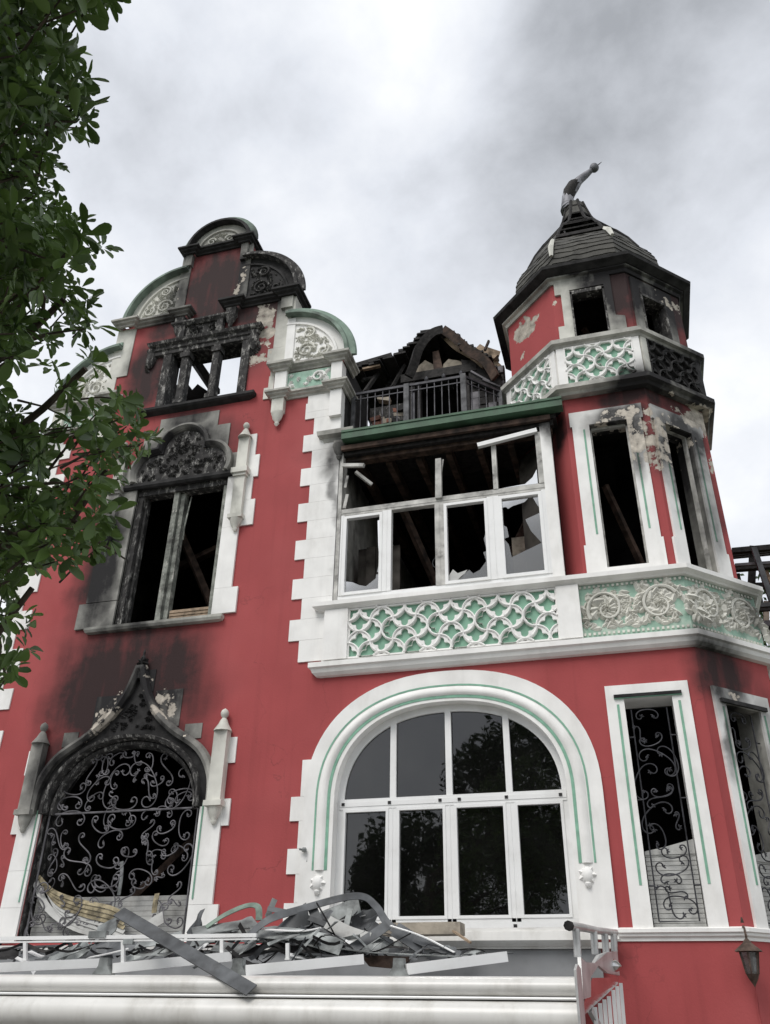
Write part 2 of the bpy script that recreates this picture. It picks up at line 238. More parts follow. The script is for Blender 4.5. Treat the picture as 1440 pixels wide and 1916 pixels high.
# ------------------------------------------------------------------ mesh helpers
class Fr:
    """a vertical plane: u along it, v up, w outward"""
    def __init__(s, ox=0, oy=0, dx=1, dy=0, nx=0, ny=-1): s.o = (ox, oy); s.d = (dx, dy); s.n = (nx, ny)
    def P(s, u, v, w=0): return Vector((s.o[0]+u*s.d[0]+w*s.n[0], s.o[1]+u*s.d[1]+w*s.n[1], v))
F0 = Fr()
class MB:
    def __init__(s): s.v = []; s.f = []; s.m = []
    def add(s, vs, fs, mi=0):
        b = len(s.v); s.v += [tuple(p) for p in vs]; s.f += [tuple(i+b for i in f) for f in fs]; s.m += [mi]*len(fs)
    def box(s, fr, u0, u1, v0, v1, w0, w1, mi=0):
        p = [fr.P(u, v, w) for w in (w0, w1) for u, v in ((u0, v0), (u1, v0), (u1, v1), (u0, v1))]
        s.add(p, [(3, 2, 1, 0), (4, 5, 6, 7), (0, 1, 5, 4), (1, 2, 6, 5), (2, 3, 7, 6), (3, 0, 4, 7)], mi)
    def beam(s, a, b, w, h, upv=(0, 0, 1), mi=0, w2=None, h2=None):
        a = Vector(a); b = Vector(b); d = (b-a).normalized(); u = Vector(upv)
        if abs(d.dot(u)) > .95: u = Vector((0, 1, 0))
        x = d.cross(u).normalized(); y = x.cross(d); w2 = w2 or w; h2 = h2 or h
        p = [a+x*sx*w/2+y*sy*h/2 for sx, sy in ((-1, -1), (1, -1), (1, 1), (-1, 1))]+[b+x*sx*w2/2+y*sy*h2/2 for sx, sy in ((-1, -1), (1, -1), (1, 1), (-1, 1))]
        s.add(p, [(3, 2, 1, 0), (4, 5, 6, 7), (0, 1, 5, 4), (1, 2, 6, 5), (2, 3, 7, 6), (3, 0, 4, 7)], mi)
    def prism(s, fr, outer, holes, w0, w1, mi=0, back=True, hm=None):
        loops = [outer]+list(holes); flat = [p for l in loops for p in l]
        tris = tessellate_polygon([[Vector((p[0], p[1], 0)) for p in l] for l in loops])
        n = len(flat)
        s.add([fr.P(*p, w1) for p in flat], tris, mi)
        if back: s.add([fr.P(*p, w0) for p in flat], [t[::-1] for t in tris], mi)
        for li, l in enumerate(loops):
            k = len(l)
            s.add([fr.P(*p, w0) for p in l]+[fr.P(*p, w1) for p in l], [(i, (i+1) % k, (i+1) % k+k, i+k) for i in range(k)], hm[li-1] if (hm and li) else mi)
    def tube(s, pts, r, n=6, cap=True, mi=0):
        pts = [Vector(p) for p in pts]; k = len(pts)
        rr = r if isinstance(r, (list, tuple)) else [r]*k
        t0 = (pts[1]-pts[0]).normalized(); a = t0.orthogonal().normalized(); vs = []
        for i, p in enumerate(pts):
            t = (pts[min(i+1, k-1)]-pts[max(i-1, 0)])
            t = t.normalized() if t.length > 1e-9 else t0
            a = (a-t*a.dot(t)); a = a.normalized() if a.length > 1e-6 else t.orthogonal().normalized(); b = t.cross(a)
            vs += [p+(a*cos(2*pi*j/n)+b*sin(2*pi*j/n))*rr[i] for j in range(n)]
        fs = [(i*n+j, i*n+(j+1) % n, (i+1)*n+(j+1) % n, (i+1)*n+j) for i in range(k-1) for j in range(n)]
        if cap: fs += [tuple(range(n))[::-1], tuple((k-1)*n+j for j in range(n))]
        s.add(vs, fs, mi)
    def lathe(s, c, prof, n=12, mi=0, rot=0., squash=1.):
        vs = [(c[0]+r*cos(rot+2*pi*j/n), c[1]+r*squash*sin(rot+2*pi*j/n), c[2]+z) for r, z in prof for j in range(n)]
        k = len(prof)
        fs = [(i*n+j, i*n+(j+1) % n, (i+1)*n+(j+1) % n, (i+1)*n+j) for i in range(k-1) for j in range(n)]+[tuple(range(n))[::-1], tuple((k-1)*n+j for j in range(n))]
        s.add(vs, fs, mi)
    def plan(s, path, prof, mi=0):
        """sweep profile (out, z) along a plan path, mitred; out is to the right of travel"""
        k = len(path); P = [Vector(p) for p in path]; vs = []
        for i in range(k):
            a = (P[i]-P[i-1]).normalized() if i else (P[1]-P[0]).normalized(); b = (P[i+1]-P[i]).normalized() if i < k-1 else a
            na = Vector((a.y, -a.x)); nb = Vector((b.y, -b.x)); m_ = na+nb; m_ = m_/max(.2, m_.dot(na)) if m_.length > 1e-6 else na
            vs += [(P[i].x+m_.x*o, P[i].y+m_.y*o, z) for o, z in prof]
        n = len(prof)
        fs = [(i*n+j, i*n+(j+1) % n, (i+1)*n+(j+1) % n, (i+1)*n+j) for i in range(k-1) for j in range(n)]+[tuple(range(n))[::-1], tuple((k-1)*n+j for j in range(n))]
        s.add(vs, fs, mi)
    def curve(s, fr, pts, prof, closed=False, mi=0):
        """sweep profile (offset to the left normal, w) along a curve in the plane"""
        k = len(pts); P = [Vector(p) for p in pts]; vs = []
        for i in range(k):
            if closed: a = (P[i]-P[i-1]).normalized(); b = (P[(i+1) % k]-P[i]).normalized()
            else:
                a = (P[i]-P[i-1]).normalized() if i else (P[1]-P[0]).normalized(); b = (P[i+1]-P[i]).normalized() if i < k-1 else a
            na = Vector((-a.y, a.x)); nb = Vector((-b.y, b.x)); m_ = na+nb; m_ = m_/max(.6, m_.dot(na)) if m_.length > 1e-6 else na
            vs += [fr.P(P[i].x+m_.x*o, P[i].y+m_.y*o, w) for o, w in prof]
        n = len(prof); kk = k if closed else k-1
        fs = [(i*n+j, i*n+(j+1) % n, ((i+1) % k)*n+(j+1) % n, ((i+1) % k)*n+j) for i in range(kk) for j in range(n)]
        if not closed: fs += [tuple(range(n))[::-1], tuple((k-1)*n+j for j in range(n))]
        s.add(vs, fs, mi)
    def leafblob(s, fr, u, v, ang, L, Wd, w0, h, mi=0):
        """a raised carved leaf"""
        c, n_ = cos(ang), sin(ang)
        def q(a, b, w): return fr.P(u+a*c-b*n_, v+a*n_+b*c, w)
        s.add([q(0, 0, w0), q(L*.3, -Wd, w0), q(L*.72, -Wd*.75, w0), q(L, 0, w0), q(L*.72, Wd*.75, w0), q(L*.3, Wd, w0), q(L*.3, 0, w0+h), q(L*.75, 0, w0+h*.8)],
              [(0, 1, 6), (1, 2, 7, 6), (2, 3, 7), (3, 4, 7), (4, 5, 6, 7), (5, 0, 6)], mi)
    def build(s, name, mats, parent=None, smooth=None, **props):
        me = bpy.data.meshes.new(name); me.from_pydata(s.v, [], s.f)
        mats = mats if isinstance(mats, (list, tuple)) else [mats]
        for mm in mats: me.materials.append(mm)
        if len(mats) > 1: me.polygons.foreach_set('material_index', s.m)
        bm = bmesh.new(); bm.from_mesh(me); bmesh.ops.recalc_face_normals(bm, faces=bm.faces); bm.to_mesh(me); bm.free()
        if smooth:
            me.polygons.foreach_set('use_smooth', [True]*len(me.polygons)); me.set_sharp_from_angle(angle=radians(smooth))
        o = bpy.data.objects.new(name, me); COL.objects.link(o)
        if parent: o.parent = parent
        for k, v in props.items(): o[k] = v
        return o
def thing(name, label, cat, group=None, loc=(0, 0, 0)):
    o = bpy.data.objects.new(name, None); COL.objects.link(o); o.location = loc; o['label'] = label; o['category'] = cat
    if group: o['group'] = group
    return o
def shared(name, me, parent, M4=None, **props):
    o = bpy.data.objects.new(name, me); COL.objects.link(o)
    if parent: o.parent = parent
    if M4 is not None: o.matrix_local = M4
    for k, v in props.items(): o[k] = v
    return o
def ell(cx, cz, a, b, t0, t1, n=24, p=2.0):
    r = []
    for i in range(n+1):
        t = t0+(t1-t0)*i/n; c, s_ = cos(t), sin(t)
        r.append((cx+a*math.copysign(abs(c)**(2/p), c), cz+b*math.copysign(abs(s_)**(2/p), s_)))
    return r
def rect(u0, u1, v0, v1): return [(u0, v0), (u1, v0), (u1, v1), (u0, v1)]
def jag(pts, amp, step, rnd):
    o = []
    for i in range(len(pts)):
        a = Vector(pts[i]); b = Vector(pts[(i+1) % len(pts)]); n = max(1, int((b-a).length/step))
        for k in range(n):
            p = a.lerp(b, k/n); o.append((p.x+rnd.uniform(-amp, amp), p.y+rnd.uniform(-amp, amp)))
    return o
def tz(z, w): return CZ+(z-CZ)*(11-w)/11      # height of a point standing w proud, from its height as read on the wall plane
def tx(x, w): return x*(11-w)/11

# ------------------------------------------------------------------ ground
def structure(name, mb, m, **kw):
    return mb.build(name, m, None, kind='structure', **kw)
g = MB(); g.add([(-400, -400, -.02), (400, -400, -.02), (400, 400, -.02), (-400, 400, -.02)], [(0, 1, 2, 3)]); structure('ground', g, GRASS)
g = MB(); g.add([(-60, -19, 0), (60, -19, 0), (60, -12.4, 0), (-60, -12.4, 0)], [(0, 1, 2, 3)]); structure('road', g, GROUND)
g = MB(); g.box(F0, -60, 60, -.3, .12, 8.0, 12.4); g.box(F0, -60, 60, -.3, .08, 0, 8.0); structure('pavement', g, PAVE)

# ------------------------------------------------------------------ the villa
V = thing('villa', 'red and white burnt-out villa with stepped gable and octagonal corner tower', 'house')
FW = Fr(0, 0)
DOORC = -7.0
door_hole = [(-8.24, 2.4), (-5.76, 2.4)]+ell(DOORC, 4.05, 1.24, 1.05, 0, pi, 22, 2.1)
win1 = rect(-7.66, -5.95, 6.9, 9.45)
gwin = rect(-7.55, -6.0, 11.2, 12.45)
b = MB()
wing = [(-9.75, 0), (-4.1, 0), (-4.02, 5.9), (-4.02, 11.55), (-5.1, 11.55), (-5.1, 13.35), (-6.08, 13.35), (-6.08, 15.08), (-7.58, 15.08), (-7.58, 13.35), (-8.72, 13.35), (-8.72, 11.55), (-9.75, 11.55)]
wing[1] = (-4.02, 0); wing[2] = (-4.02, 5.85)
b.prism(FW, wing, [door_hole, win1, gwin], -.42, 0, hm=[1, 2, 1])
b.build('wing_wall', [RED, CHAR, STONE], V)
arch = lambda a, bb, n=40, z0=4.02, p=2.3: ell(-2.33, z0, a, bb, 0, pi, n, p)
arch_hole = [(-3.83, 2.4), (-.83, 2.4)]+arch(1.5, 1.24)
gw_hole = rect(-.03, .55, 2.5, 5.12)
b = MB(); b.prism(FW, [(-4.02, 0), (.92, 0), (.92, 5.9), (-4.02, 5.9)], [arch_hole, gw_hole], -.4, 0, hm=[1, 1])
b.build('ground_floor_wall', [RED, WHITE], V)

# tower octagon
TC = (.26, 1.6)
def octv(ap, k):
    r = ap/cos(pi/8); a = radians(-112.5+45*k); return (TC[0]+r*cos(a), TC[1]+r*sin(a))
def octpath(ap, k0, k1): return [octv(ap, k) for k in range(k0, k1+1)]
def ofr(ap, k):
    """frame of facet k (0 front, 1 front right, -1 front left); u measured from its left corner as seen"""
    a = octv(ap, k); c = octv(ap, k+1); d = Vector((c[0]-a[0], c[1]-a[1])); L = d.length; d /= L
    return Fr(a[0], a[1], d.x, d.y, d.y, -d.x), L
AG, AM, AT = 1.6, 1.48, 1.48
fr, L = ofr(AG, 1)
b = MB(); b.prism(fr, rect(0, L, 0, 5.9), [rect(.34, .96, 2.5, 5.05)], -.35, 0, hm=[1]); b.build('tower_ground_wall', [RED, STONE], V)
fr, L = ofr(AG, 2); b = MB(); b.prism(fr, rect(0, L, 0, 5.9), [], -.35, 0); b.box(Fr(2.0, 0, 0, 1, 1, 0), 2.2, 9, 0, 9.5, -.4, -.14); b.build('tower_side_wall', RED, V)
def tk(z): return CZ+(z-CZ)*1.011
mz0, mz1 = tk(6.9), tk(10.05)
b = MB()
for k in (-2, -1, 0, 1, 2):
    fr, L = ofr(AM, k); holes = []
    if k == 0: u0 = (-.03)-fr.o[0]; holes = [rect(u0, u0+.57, tk(6.95), tk(9.38))]
    if k == 1: holes = [rect(.27, .83, tk(6.92), tk(9.35))]
    b.prism(fr, rect(0, L, mz0-.4, mz1), holes, -.3, 0, hm=[1])
b.build('tower_middle_wall', [RED, STONE], V)
b = MB()
for k in range(-2, 3):
    fr, L = ofr(AT, k); holes = []
    if k == 0: u0 = -.06-fr.o[0]; holes = [rect(u0, u0+.56, tk(11.12), tk(12.16))]
    if k == 1: holes = [rect(.25, .82, tk(11.1), tk(12.0))]
    b.prism(fr, rect(0, L, mz1, tk(12.62)), holes, -.28, 0, hm=[1])
b.build('tower_top_wall', [RED, CHAR], V)
# interior: soot-black rooms
def slab(name, m, *bx, fr=F0):
    b = MB(); b.box(fr, *bx); return b.build(name, m, V)
slab('burnt_floor', BLACK, -9.3, -4.38, 2.2, 2.35, -5.5, -.43); slab('burnt_floor', BLACK, -9.3, -4.38, 5.95, 6.2, -5.5, -.43); slab('burnt_floor', BLACK, -9.3, -4.38, 10.8, 10.95, -5.5, -.43)
slab('burnt_floor', BLACK, -4.03, .5, 2.2, 2.35, -5.5, -.42); slab('burnt_floor', BLACK, -4.03, .3, 5.5, 5.8, -5.5, -.42)
slab('burnt_partition', INTG, -9.75, 2.0, 0, 10.8, -6.0, -5.45)
slab('burnt_partition', INTG, .42, 5.5, 0, 10.9, -.2, .19, fr=Fr(-4.22, 0, 0, 1, 1, 0)); slab('burnt_partition', INTG, .42, 5.5, 0, 10.9, -.25, .24, fr=Fr(-9.5, 0, 0, 1, 1, 0))
slab('burnt_partition', INTG, .41, 5.5, 0, 5.5, -.1, .1, fr=Fr(-.3, 0, 0, 1, 1, 0))
slab('burnt_partition', BLACK, .11, 5.5, 6, 9.6, -.02, 0, fr=Fr(-.6, 0, 0, 1, 1, 0))
f_, Lf = ofr(AM+.02, -1); slab('loggia_side_lining', INTG, .05, Lf-.42, 6, 9.55, -.01, .015, fr=f_)
for z, ap in ((5.6, 1.25), (tk(10.0)-.1, 1.2), (tk(12.5), 1.2)):
    b = MB(); vs = [(*octv(ap, k), z) for k in range(8)]+[(*octv(ap, k), z+.1) for k in range(8)]
    b.add(vs, [tuple(range(8))[::-1], tuple(range(8, 16))]+[(i, (i+1) % 8, (i+1) % 8+8, i+8) for i in range(8)]); b.build('tower_floor', BLACK, V)
for k in (3, 4):
    fr, L = ofr(1.15, k); slab('tower_partition', BLACK, -.1, L+.1, 2.3, 12.4, -.05, 0, fr=fr)
for a_, c_, w_ in (((-7.5, 1.0, 9.4), (-6.5, 1.6, 7.2), .16), ((-6.4, .9, 9.3), (-6.1, 1.9, 6.9), .12), ((-7.9, 1.6, 8.6), (-6.0, 1.3, 9.1), .14), ((-7.6, 1.2, 2.8), (-6.3, 1.8, 4.4), .14), ((-3.3, 1.3, 9.2), (-2.5, 1.9, 7.0), .13), ((-2.0, 1.1, 6.9), (-1.2, 1.7, 8.9), .12), ((.1, 1.0, 8.9), (.6, 1.4, 7.2), .1), ((.1, .9, 12.1), (.5, 1.3, 11.2), .09), ((-3.7, .9, 6.6), (-2.7, 1.2, 7.4), .1)):
    b = MB(); b.beam(a_, c_, w_, w_*.7); b.build('fallen_beam', CWOOD2, V)
# wing side walls (outer faces)
slab('wing_side_wall', STONE, .42, 6.0, 5.9, 11.2, -.01, 0.0, fr=Fr(-4.02, 0, 0, 1, 1, 0)); slab('wing_side_wall', STONE, .42, 6.0, 0, 11.2, -.01, 0.0, fr=Fr(-9.75, 0, 0, 1, -1, 0))

# ---- quoins
def quoin_mesh(w, h):
    q = MB(); q.box(Fr(0, 0), -w, 0, 0, h, -.03, .022); o = q.build('tmp', WHITE); me = o.data; bpy.data.objects.remove(o)
    return me
def quoin(x0, x1, z0, z1, m=WHITE, fr=FW, wout=.022):
    q = MB(); j = .003
    q.box(fr, x0, x1, z0+j/2, z1-j/2, -.03, wout); q.build('quoin', m, V)
z = 6.0; k = 0
while z < 10.85:
    z1 = min(z+.335, 10.88); wide = k % 2 == 1
    quoin(-4.65 if wide else -4.48, -4.0, z, z1); z = z1; k += 1
b = MB(); b.box(Fr(-4.02, 0, 0, 1, 1, 0), 0, .12, 6.0, 10.9, 0, .022); b.build('quoin_return', WHITE, V)
z = .3; k = 0
while z < 10.8:
    z1 = min(z+.335, 10.85); wide = k % 2 == 0
    quoin(-9.78, -9.24 if wide else -9.45, z, z1); z = z1; k += 1
# left pilaster of the second gable step and right pilaster
for (x0, x1) in ((-8.78, -8.38),): quoin(x0, x1, 12.1, 13.3, WSTONE)
quoin(-8.9, -8.6, 11.65, 12.1, WSTONE); quoin(-8.9, -8.38, 11.4, 11.65, WSTONE)
quoin(-5.38, -5.08, 12.1, 13.3, WSTONE); quoin(-5.48, -5.08, 11.75, 12.1, WSTONE); quoin(-5.38, -5.08, 11.45, 11.75, WSTONE); quoin(-5.48, -5.3, 10.95, 11.2, WSTONE); quoin(-5.40, -5.3, 11.2, 11.45, WSTONE)
quoin(-7.6, -7.39, 13.45, 15.02, STONE, wout=.03); quoin(-6.28, -6.06, 13.45, 15.02, STONE, wout=.03)

# ---- cornices
def cprof(zb, zt, w):
    h = zt-zb
    return [(0, zb), (w*.25, zb), (w*.3, zb+h*.25), (w*.65, zb+h*.4), (w*.72, zb+h*.62), (w, zb+h*.7), (w, zt), (0, zt+.02)]
def cornice(name, path, zb, zt, w, m, **kw):
    b = MB(); b.plan(path, cprof(zb, zt, w)); return b.build(name, m, V, smooth=None, **kw)
def res(x0, x1, pl, pr, d=.1, back=.42):
    """plan path with projecting end blocks pl / pr wide"""
    p = [(x0, back), (x0, -d)] if pl else [(x0, back), (x0, 0)]
    if pl: p += [(x0+pl, -d), (x0+pl, 0)]
    if pr: p += [(x1-pr, 0), (x1-pr, -d), (x1, -d)]
    else: p += [(x1, 0)]
    return p+[(x1, back)]
cornice('gable_cornice', res(-7.5, -6.12, .18, .18), 14.99, 15.12, .14, CHARD)
cornice('gable_cornice', res(-8.7, -7.25, .3, .22), 13.28, 13.42, .14, STONE)
cornice('gable_cornice', res(-6.4, -5.02, .25, .28), 13.27, 13.42, .14, CHARD)
cornice('gable_cornice', res(-5.25, -3.98, .22, .22), 11.45, 11.6, .13, STONE)
cornice('gable_cornice', res(-5.25, -3.98, .22, .22), 10.85, 10.98, .12, STONE)
cornice('gable_cornice', res(-9.75, -8.5, .22, .22), 11.45, 11.6, .13, STONE)
cornice('gable_cornice', res(-9.75, -8.5, .22, .22), 10.85, 10.98, .12, STONE)
# blocks under the cornice ends
def block(x0, x1, z0, z1, w, m, name='pilaster'):
    b = MB(); b.box(FW, x0, x1, z0, z1, -.3, w); return b.build(name, m, V)
block(-5.25, -5.03, 10.98, 11.45, .1, WHITE); block(-4.2, -4.0, 10.98, 11.45, .1, WHITE); block(-9.75, -9.53, 10.98, 11.45, .1, WSTONE); block(-8.72, -8.5, 10.98, 11.45, .1, WSTONE)
block(-5.28, -5.05, 13.0, 13.27, .09, WSTONE); block(-6.28, -6.14, 14.55, 15.0, .09, STONE)
block(-7.5, -7.36, 14.7, 15.0, .09, STONE); block(-5.2, -5.0, 12.85, 13.28, .05, WSTONE)
b = MB(); b.box(FW, -5.03, -4.2, 11.03, 11.42, 0, .03); b.build('frieze_panel', PPANEL, V)
b = MB(); b.box(FW, -9.53, -8.72, 11.03, 11.42, 0, .03); b.build('frieze_panel', PPANEL, V)
# lower white corner block right of the wing
b = MB(); b.box(FW, -4.2, -3.99, 10.3, 10.86, .0, .09); b.build('corner_pier', WHITE, V)
b = MB(); b.box(FW, -4.62, -4.2, 10.5, 10.86, .0, .024); b.build('quoin', WHITE, V)

# ---- quarter and half round gable shells
def relief(b, fr, inside, bbox, n, w0, rnd, size=.1, scroll=None):
    u0, u1, v0, v1 = bbox; c = 0; tries = 0
    while c < n and tries < n*20:
        tries += 1; u = rnd.uniform(u0, u1); v = rnd.uniform(v0, v1)
        if not inside(u, v): continue
        c += 1; a0 = rnd.uniform(0, 2*pi); k = rnd.choice((3, 4, 5)); s = size*rnd.uniform(.6, 1.1)
        for j in range(k):
            a = a0+(j-(k-1)/2)*.62
            if inside(u+s*cos(a)*.9, v+s*sin(a)*.9): b.leafblob(fr, u, v, a, s, s*.26, w0, rnd.uniform(.02, .05))
    for (cu, cv, r, turns, d) in scroll or []:
        pts = []
        for i in range(int(turns*14)+1):
            t = i/14.; q = r*(1-t/(turns+.35)); a = d[1]+d[0]*t*2*pi
            pts.append(fr.P(cu+q*cos(a), cv+q*sin(a), w0+.02))
        b.tube(pts, [max(.008, .026*(1-.5*i/len(pts))) for i in range(len(pts))], 6)
def shell(cx, cz, r, side, mmould, mwhite, mrel, seed, z0, mcop=None):
    mcop = mcop or GREYG
    """side +1: quarter to the right of cx; -1: to the left; 0: half round"""
    t0, t1 = (0, pi/2) if side > 0 else ((pi/2, pi) if side < 0 else (0, pi))
    arc = [(cx+r*cos(t0+(t1-t0)*i/20), cz+r*sin(t0+(t1-t0)*i/20)) for i in range(21)]
    b = MB(); b.prism(FW, ([(cx, cz)] if side else [])+arc, [], -.4, 0); b.build('gable_shell', mwhite, V)
    b = MB(); b.curve(FW, arc, [(-.16, 0), (-.14, .05), (-.05, .07), (-.04, .11), (-.04, 0)]); b.build('shell_moulding', mmould, V, smooth=35)
    b = MB(); b.curve(FW, arc, [(-.04, .1), (-.03, .14), (0.03, .15), (.035, -.45), (-.0, -.45), (-.0, .02)]); b.build('shell_coping', mcop, V, smooth=35)
    arc2 = [(cx+(r-.2)*cos(t0+(t1-t0)*i/20), cz+(r-.2)*sin(t0+(t1-t0)*i/20)) for i in range(21)]
    b = MB(); b.curve(FW, arc2, [(-.03, 0), (-.02, .035), (.02, .035), (.03, 0)]); b.build('shell_bead', mwhite, V, smooth=40)
    rr = r-.27; rnd = random.Random(seed)
    def ins(u, v):
        d = hypot(u-cx, v-cz); return d < rr and v > cz+.08 and (side == 0 or (u-cx)*side > .18)
    b = MB(); sc_ = [(cx+side*(.42 if side else .2), cz+.32, .17, 1.6, (1, 0)), (cx+side*.45, cz+.72, .13, 1.5, (-1, 2)), (cx-.0+(side*.75 if side else -.3), cz+.25, .12, 1.4, (-1, 1))]
    if side == 0: sc_ = [(cx-.2, cz+.2, .1, 1.4, (1, 0)), (cx+.2, cz+.2, .1, 1.4, (-1, pi))]
    relief(b, FW, ins, (cx-rr, cx+rr, cz, cz+rr), 60 if side else 34, .0, rnd, .11 if side else .08, [s for s in sc_ if ins(s[0], s[1])])
    b.build('carved_relief', mrel, V)
shell(-6.81, 15.12, .68, 0, GREYG, STONE, WSTONE, 1, 15.1, CHARD)
shell(-7.42, 13.42, 1.2, -1, PGREEN, WSTONE, WSTONE, 2, 13.4, GREYG)
shell(-6.2, 13.42, 1.2, 1, CHAR, CHARD, CHAR, 3, 13.4, CHAR)
shell(-5.15, 11.6, 1.22, 1, PGREEN, WHITE, WSTONE, 4, 11.6)
shell(-8.6, 11.6, 1.22, -1, PGREEN, WHITE, WSTONE, 5, 11.6)
b = MB(); b.box(FW, -5.14, -4.98, 11.62, 12.75, 0, .025); b.build('shell_border', WHITE, V)
# small frieze reliefs
rnd = random.Random(9); b = MB()
relief(b, FW, lambda u, v: -5.0 < u < -4.23 and 11.06 < v < 11.4, (-5.0, -4.23, 11.06, 11.4), 16, .03, rnd, .12, [(-4.45, 11.24, .12, 1.4, (1, 0))]); b.build('carved_relief', WHITE, V)
b = MB(); relief(b, FW, lambda u, v: -9.5 < u < -8.74 and 11.06 < v < 11.4, (-9.5, -8.74, 11.06, 11.4), 30, .03, rnd, .13); b.build('carved_relief', WHITE, V)
# corbel pendants
def pendant(x, z0, z1, m, r=.11, w=.06, name='corbel'):
    b = MB(); b.box(FW, x-r, x+r, z0+.28, z1, 0, w+.05)
    b.lathe((x, -w, z0), [(.01, 0), (.035, .03), (.05, .06), (.03, .08), (.085, .16), (.105, .24), (.12, .27), (.12, .3)], 10, squash=.7)
    b.build(name, m, V, smooth=40)
pendant(-5.15, 10.28, 10.86, WSTONE); pendant(-8.6, 10.28, 10.86, WSTONE)
pendant(-6.3, 12.78, 13.27, CHAR, .1); pendant(-7.38, 12.72, 13.27, CHAR, .1)
# caps on corner
b = MB(); b.plan(res(-4.25, -3.88, 0, 0, back=.3), [(0, 9.78), (.03, 9.8), (.05, 9.86), (.12, 9.9), (.13, 9.98), (0, 10.0)]); b.build('corner_cap', STONE, V)
pendant(-4.0, 9.42, 9.78, STONE, .09, .03)

# ---- gable window
GWN = thing('window', '', 'window'); del GWN['category'], GWN['label']; GWN.parent = V; GWN.name = 'window'
def sub(b, name, m, par, **kw): return b.build(name, m, par, **kw)
b = MB(); b.box(FW, -7.62, -7.46, 11.15, 12.42, -.2, .05); sub(b, 'jamb', CHAR, GWN)
b = MB(); b.box(FW, -6.0, -5.84, 11.15, 12.42, -.2, .05); sub(b, 'jamb', CHAR, GWN)
for x0, x1 in ((-7.22, -7.08), (-6.58, -6.45)):
    b = MB(); b.box(FW, x0, x1, 11.15, 12.42, -.1, .06); b.box(FW, x0-.03, x1+.03, 12.25, 12.36, -.1, .09); b.box(FW, x0-.03, x1+.03, 11.17, 11.26, -.1, .09); sub(b, 'mullion', CHAR, GWN)
b = MB(); b.plan([(-7.85, .1), (-7.85, 0), (-5.75, 0), (-5.75, .1)], [(0, 11.0), (.1, 11.04), (.13, 11.07), (.13, 11.12), (0, 11.16)]); b.box(FW, -7.62, -5.9, 11.1, 11.2, -.42, 0); sub(b, 'sill', CHARD, GWN)
b = MB(); b.plan([(-7.8, .1), (-7.8, 0), (-5.78, 0), (-5.78, .1)], [(0, 12.4), (.06, 12.42), (.06, 12.5), (.09, 12.52), (.09, 12.58), (.15, 12.62), (.17, 12.68), (0, 12.72)]); sub(b, 'lintel', CHAR, GWN)
b = MB(); b.box(FW, -7.3, -6.5, 12.7, 13.02, 0, .06); b.plan([(-7.38, .1), (-7.38, 0), (-6.42, 0), (-6.42, .1)], [(0, 13.0), (.1, 13.02), (.15, 13.08), (.15, 13.12), (0, 13.14)])
relief(b, FW, lambda u, v: True, (-7.22, -6.58, 12.78, 12.96), 14, .06, random.Random(3), .09); b.box(FW, -7.36, -7.24, 12.68, 13.02, 0, .11); b.box(FW, -6.56, -6.44, 12.68, 13.02, 0, .11); sub(b, 'carved_frieze', CHAR, GWN)
for x in (-7.9, -5.78):
    b = MB(); relief(b, FW, lambda u, v: abs(u-x) < .13, (x-.12, x+.12, 12.1, 12.6), 14, .0, random.Random(int(-x*7)), .12); b.lathe((x, -.03, 12.15), [(.02, 0), (.07, .08), (.1, .2), (.09, .34), (.12, .42)], 9, squash=.8); sub(b, 'bracket', CHAR, GWN)
# timbers behind it, open to the sky
def AP(x, z, Y): k = (11+Y)/11; return Vector((x*k, Y, CZ+(z-CZ)*k))
b = MB(); b.beam(AP(-7.15, 12.45, .9), AP(-6.42, 11.3, 1.2), .15, .16); b.build('fallen_rafter', CWOOD, V)
b = MB(); b.beam(AP(-8.3, 12.33, .7), AP(-5.4, 12.3, .7), .2, .3); b.build('charred_beam', CWOOD, V)
b = MB(); pts = [(-7.9, 10.6), (-6.45, 10.6), (-6.5, 11.3), (-6.7, 11.5), (-6.85, 11.6), (-6.95, 11.48), (-7.05, 11.6), (-7.15, 11.74), (-7.3, 11.66), (-7.5, 11.78), (-7.9, 11.85)]
pts = [(x*1.118, CZ+(z-CZ)*1.118) for x, z in pts]; b.prism(Fr(0, 1.3), jag(pts, .03, .12, R), [], -.4, 0); b.build('broken_chimney_stack', BLACK, V)
b = MB()
for i in range(6): b = MB(); b.beam((-9.2+i*.9, .6, 11.0), (-8.6+i*.7, 4.5, 10.95+R.uniform(0, .12)), .1, .14); b.build('roof_joist', CWOOD, V)

# ---- first floor window of the wing
WN = bpy.data.objects.new('window', None); COL.objects.link(WN); WN.parent = V
FI = Fr(0, .12)
b = MB(); b.box(FI, -7.66, -7.56, 6.9, 9.4, -.1, .08); b.box(FI, -7.55, -7.51, 6.9, 9.35, -.1, .0); sub(b, 'jamb', CHAR, WN)
b = MB(); b.box(FI, -6.05, -5.95, 6.9, 9.4, -.1, .08); sub(b, 'jamb', GWOOD, WN)
b = MB(); b.box(FI, -6.98, -6.89, 6.9, 9.35, -.08, .06); b.box(FI, -6.88, -6.8, 6.9, 9.35, -.12, .0); b.tube([at(342, 1010, .1), at(345, 985, .02), at(352, 955, .05), at(358, 930, .2)], .014, 5); sub(b, 'mullion', GWOOD, WN, label='burnt two-leaf mullion, pale green and grey with peeling paint')
b = MB(); b.box(FI, -7.66, -5.95, 9.3, 9.42, -.1, .1); sub(b, 'head_rail', CHAR, WN)
b = MB(); b.box(FI, -6.74, -6.0, 6.92, 7.1, -.06, .03)
for i in range(3): b.box(FI, -6.74, -6.0, 6.94+i*.055, 6.975+i*.055, .03, .042)
sub(b, 'bottom_rail', TANW, WN)
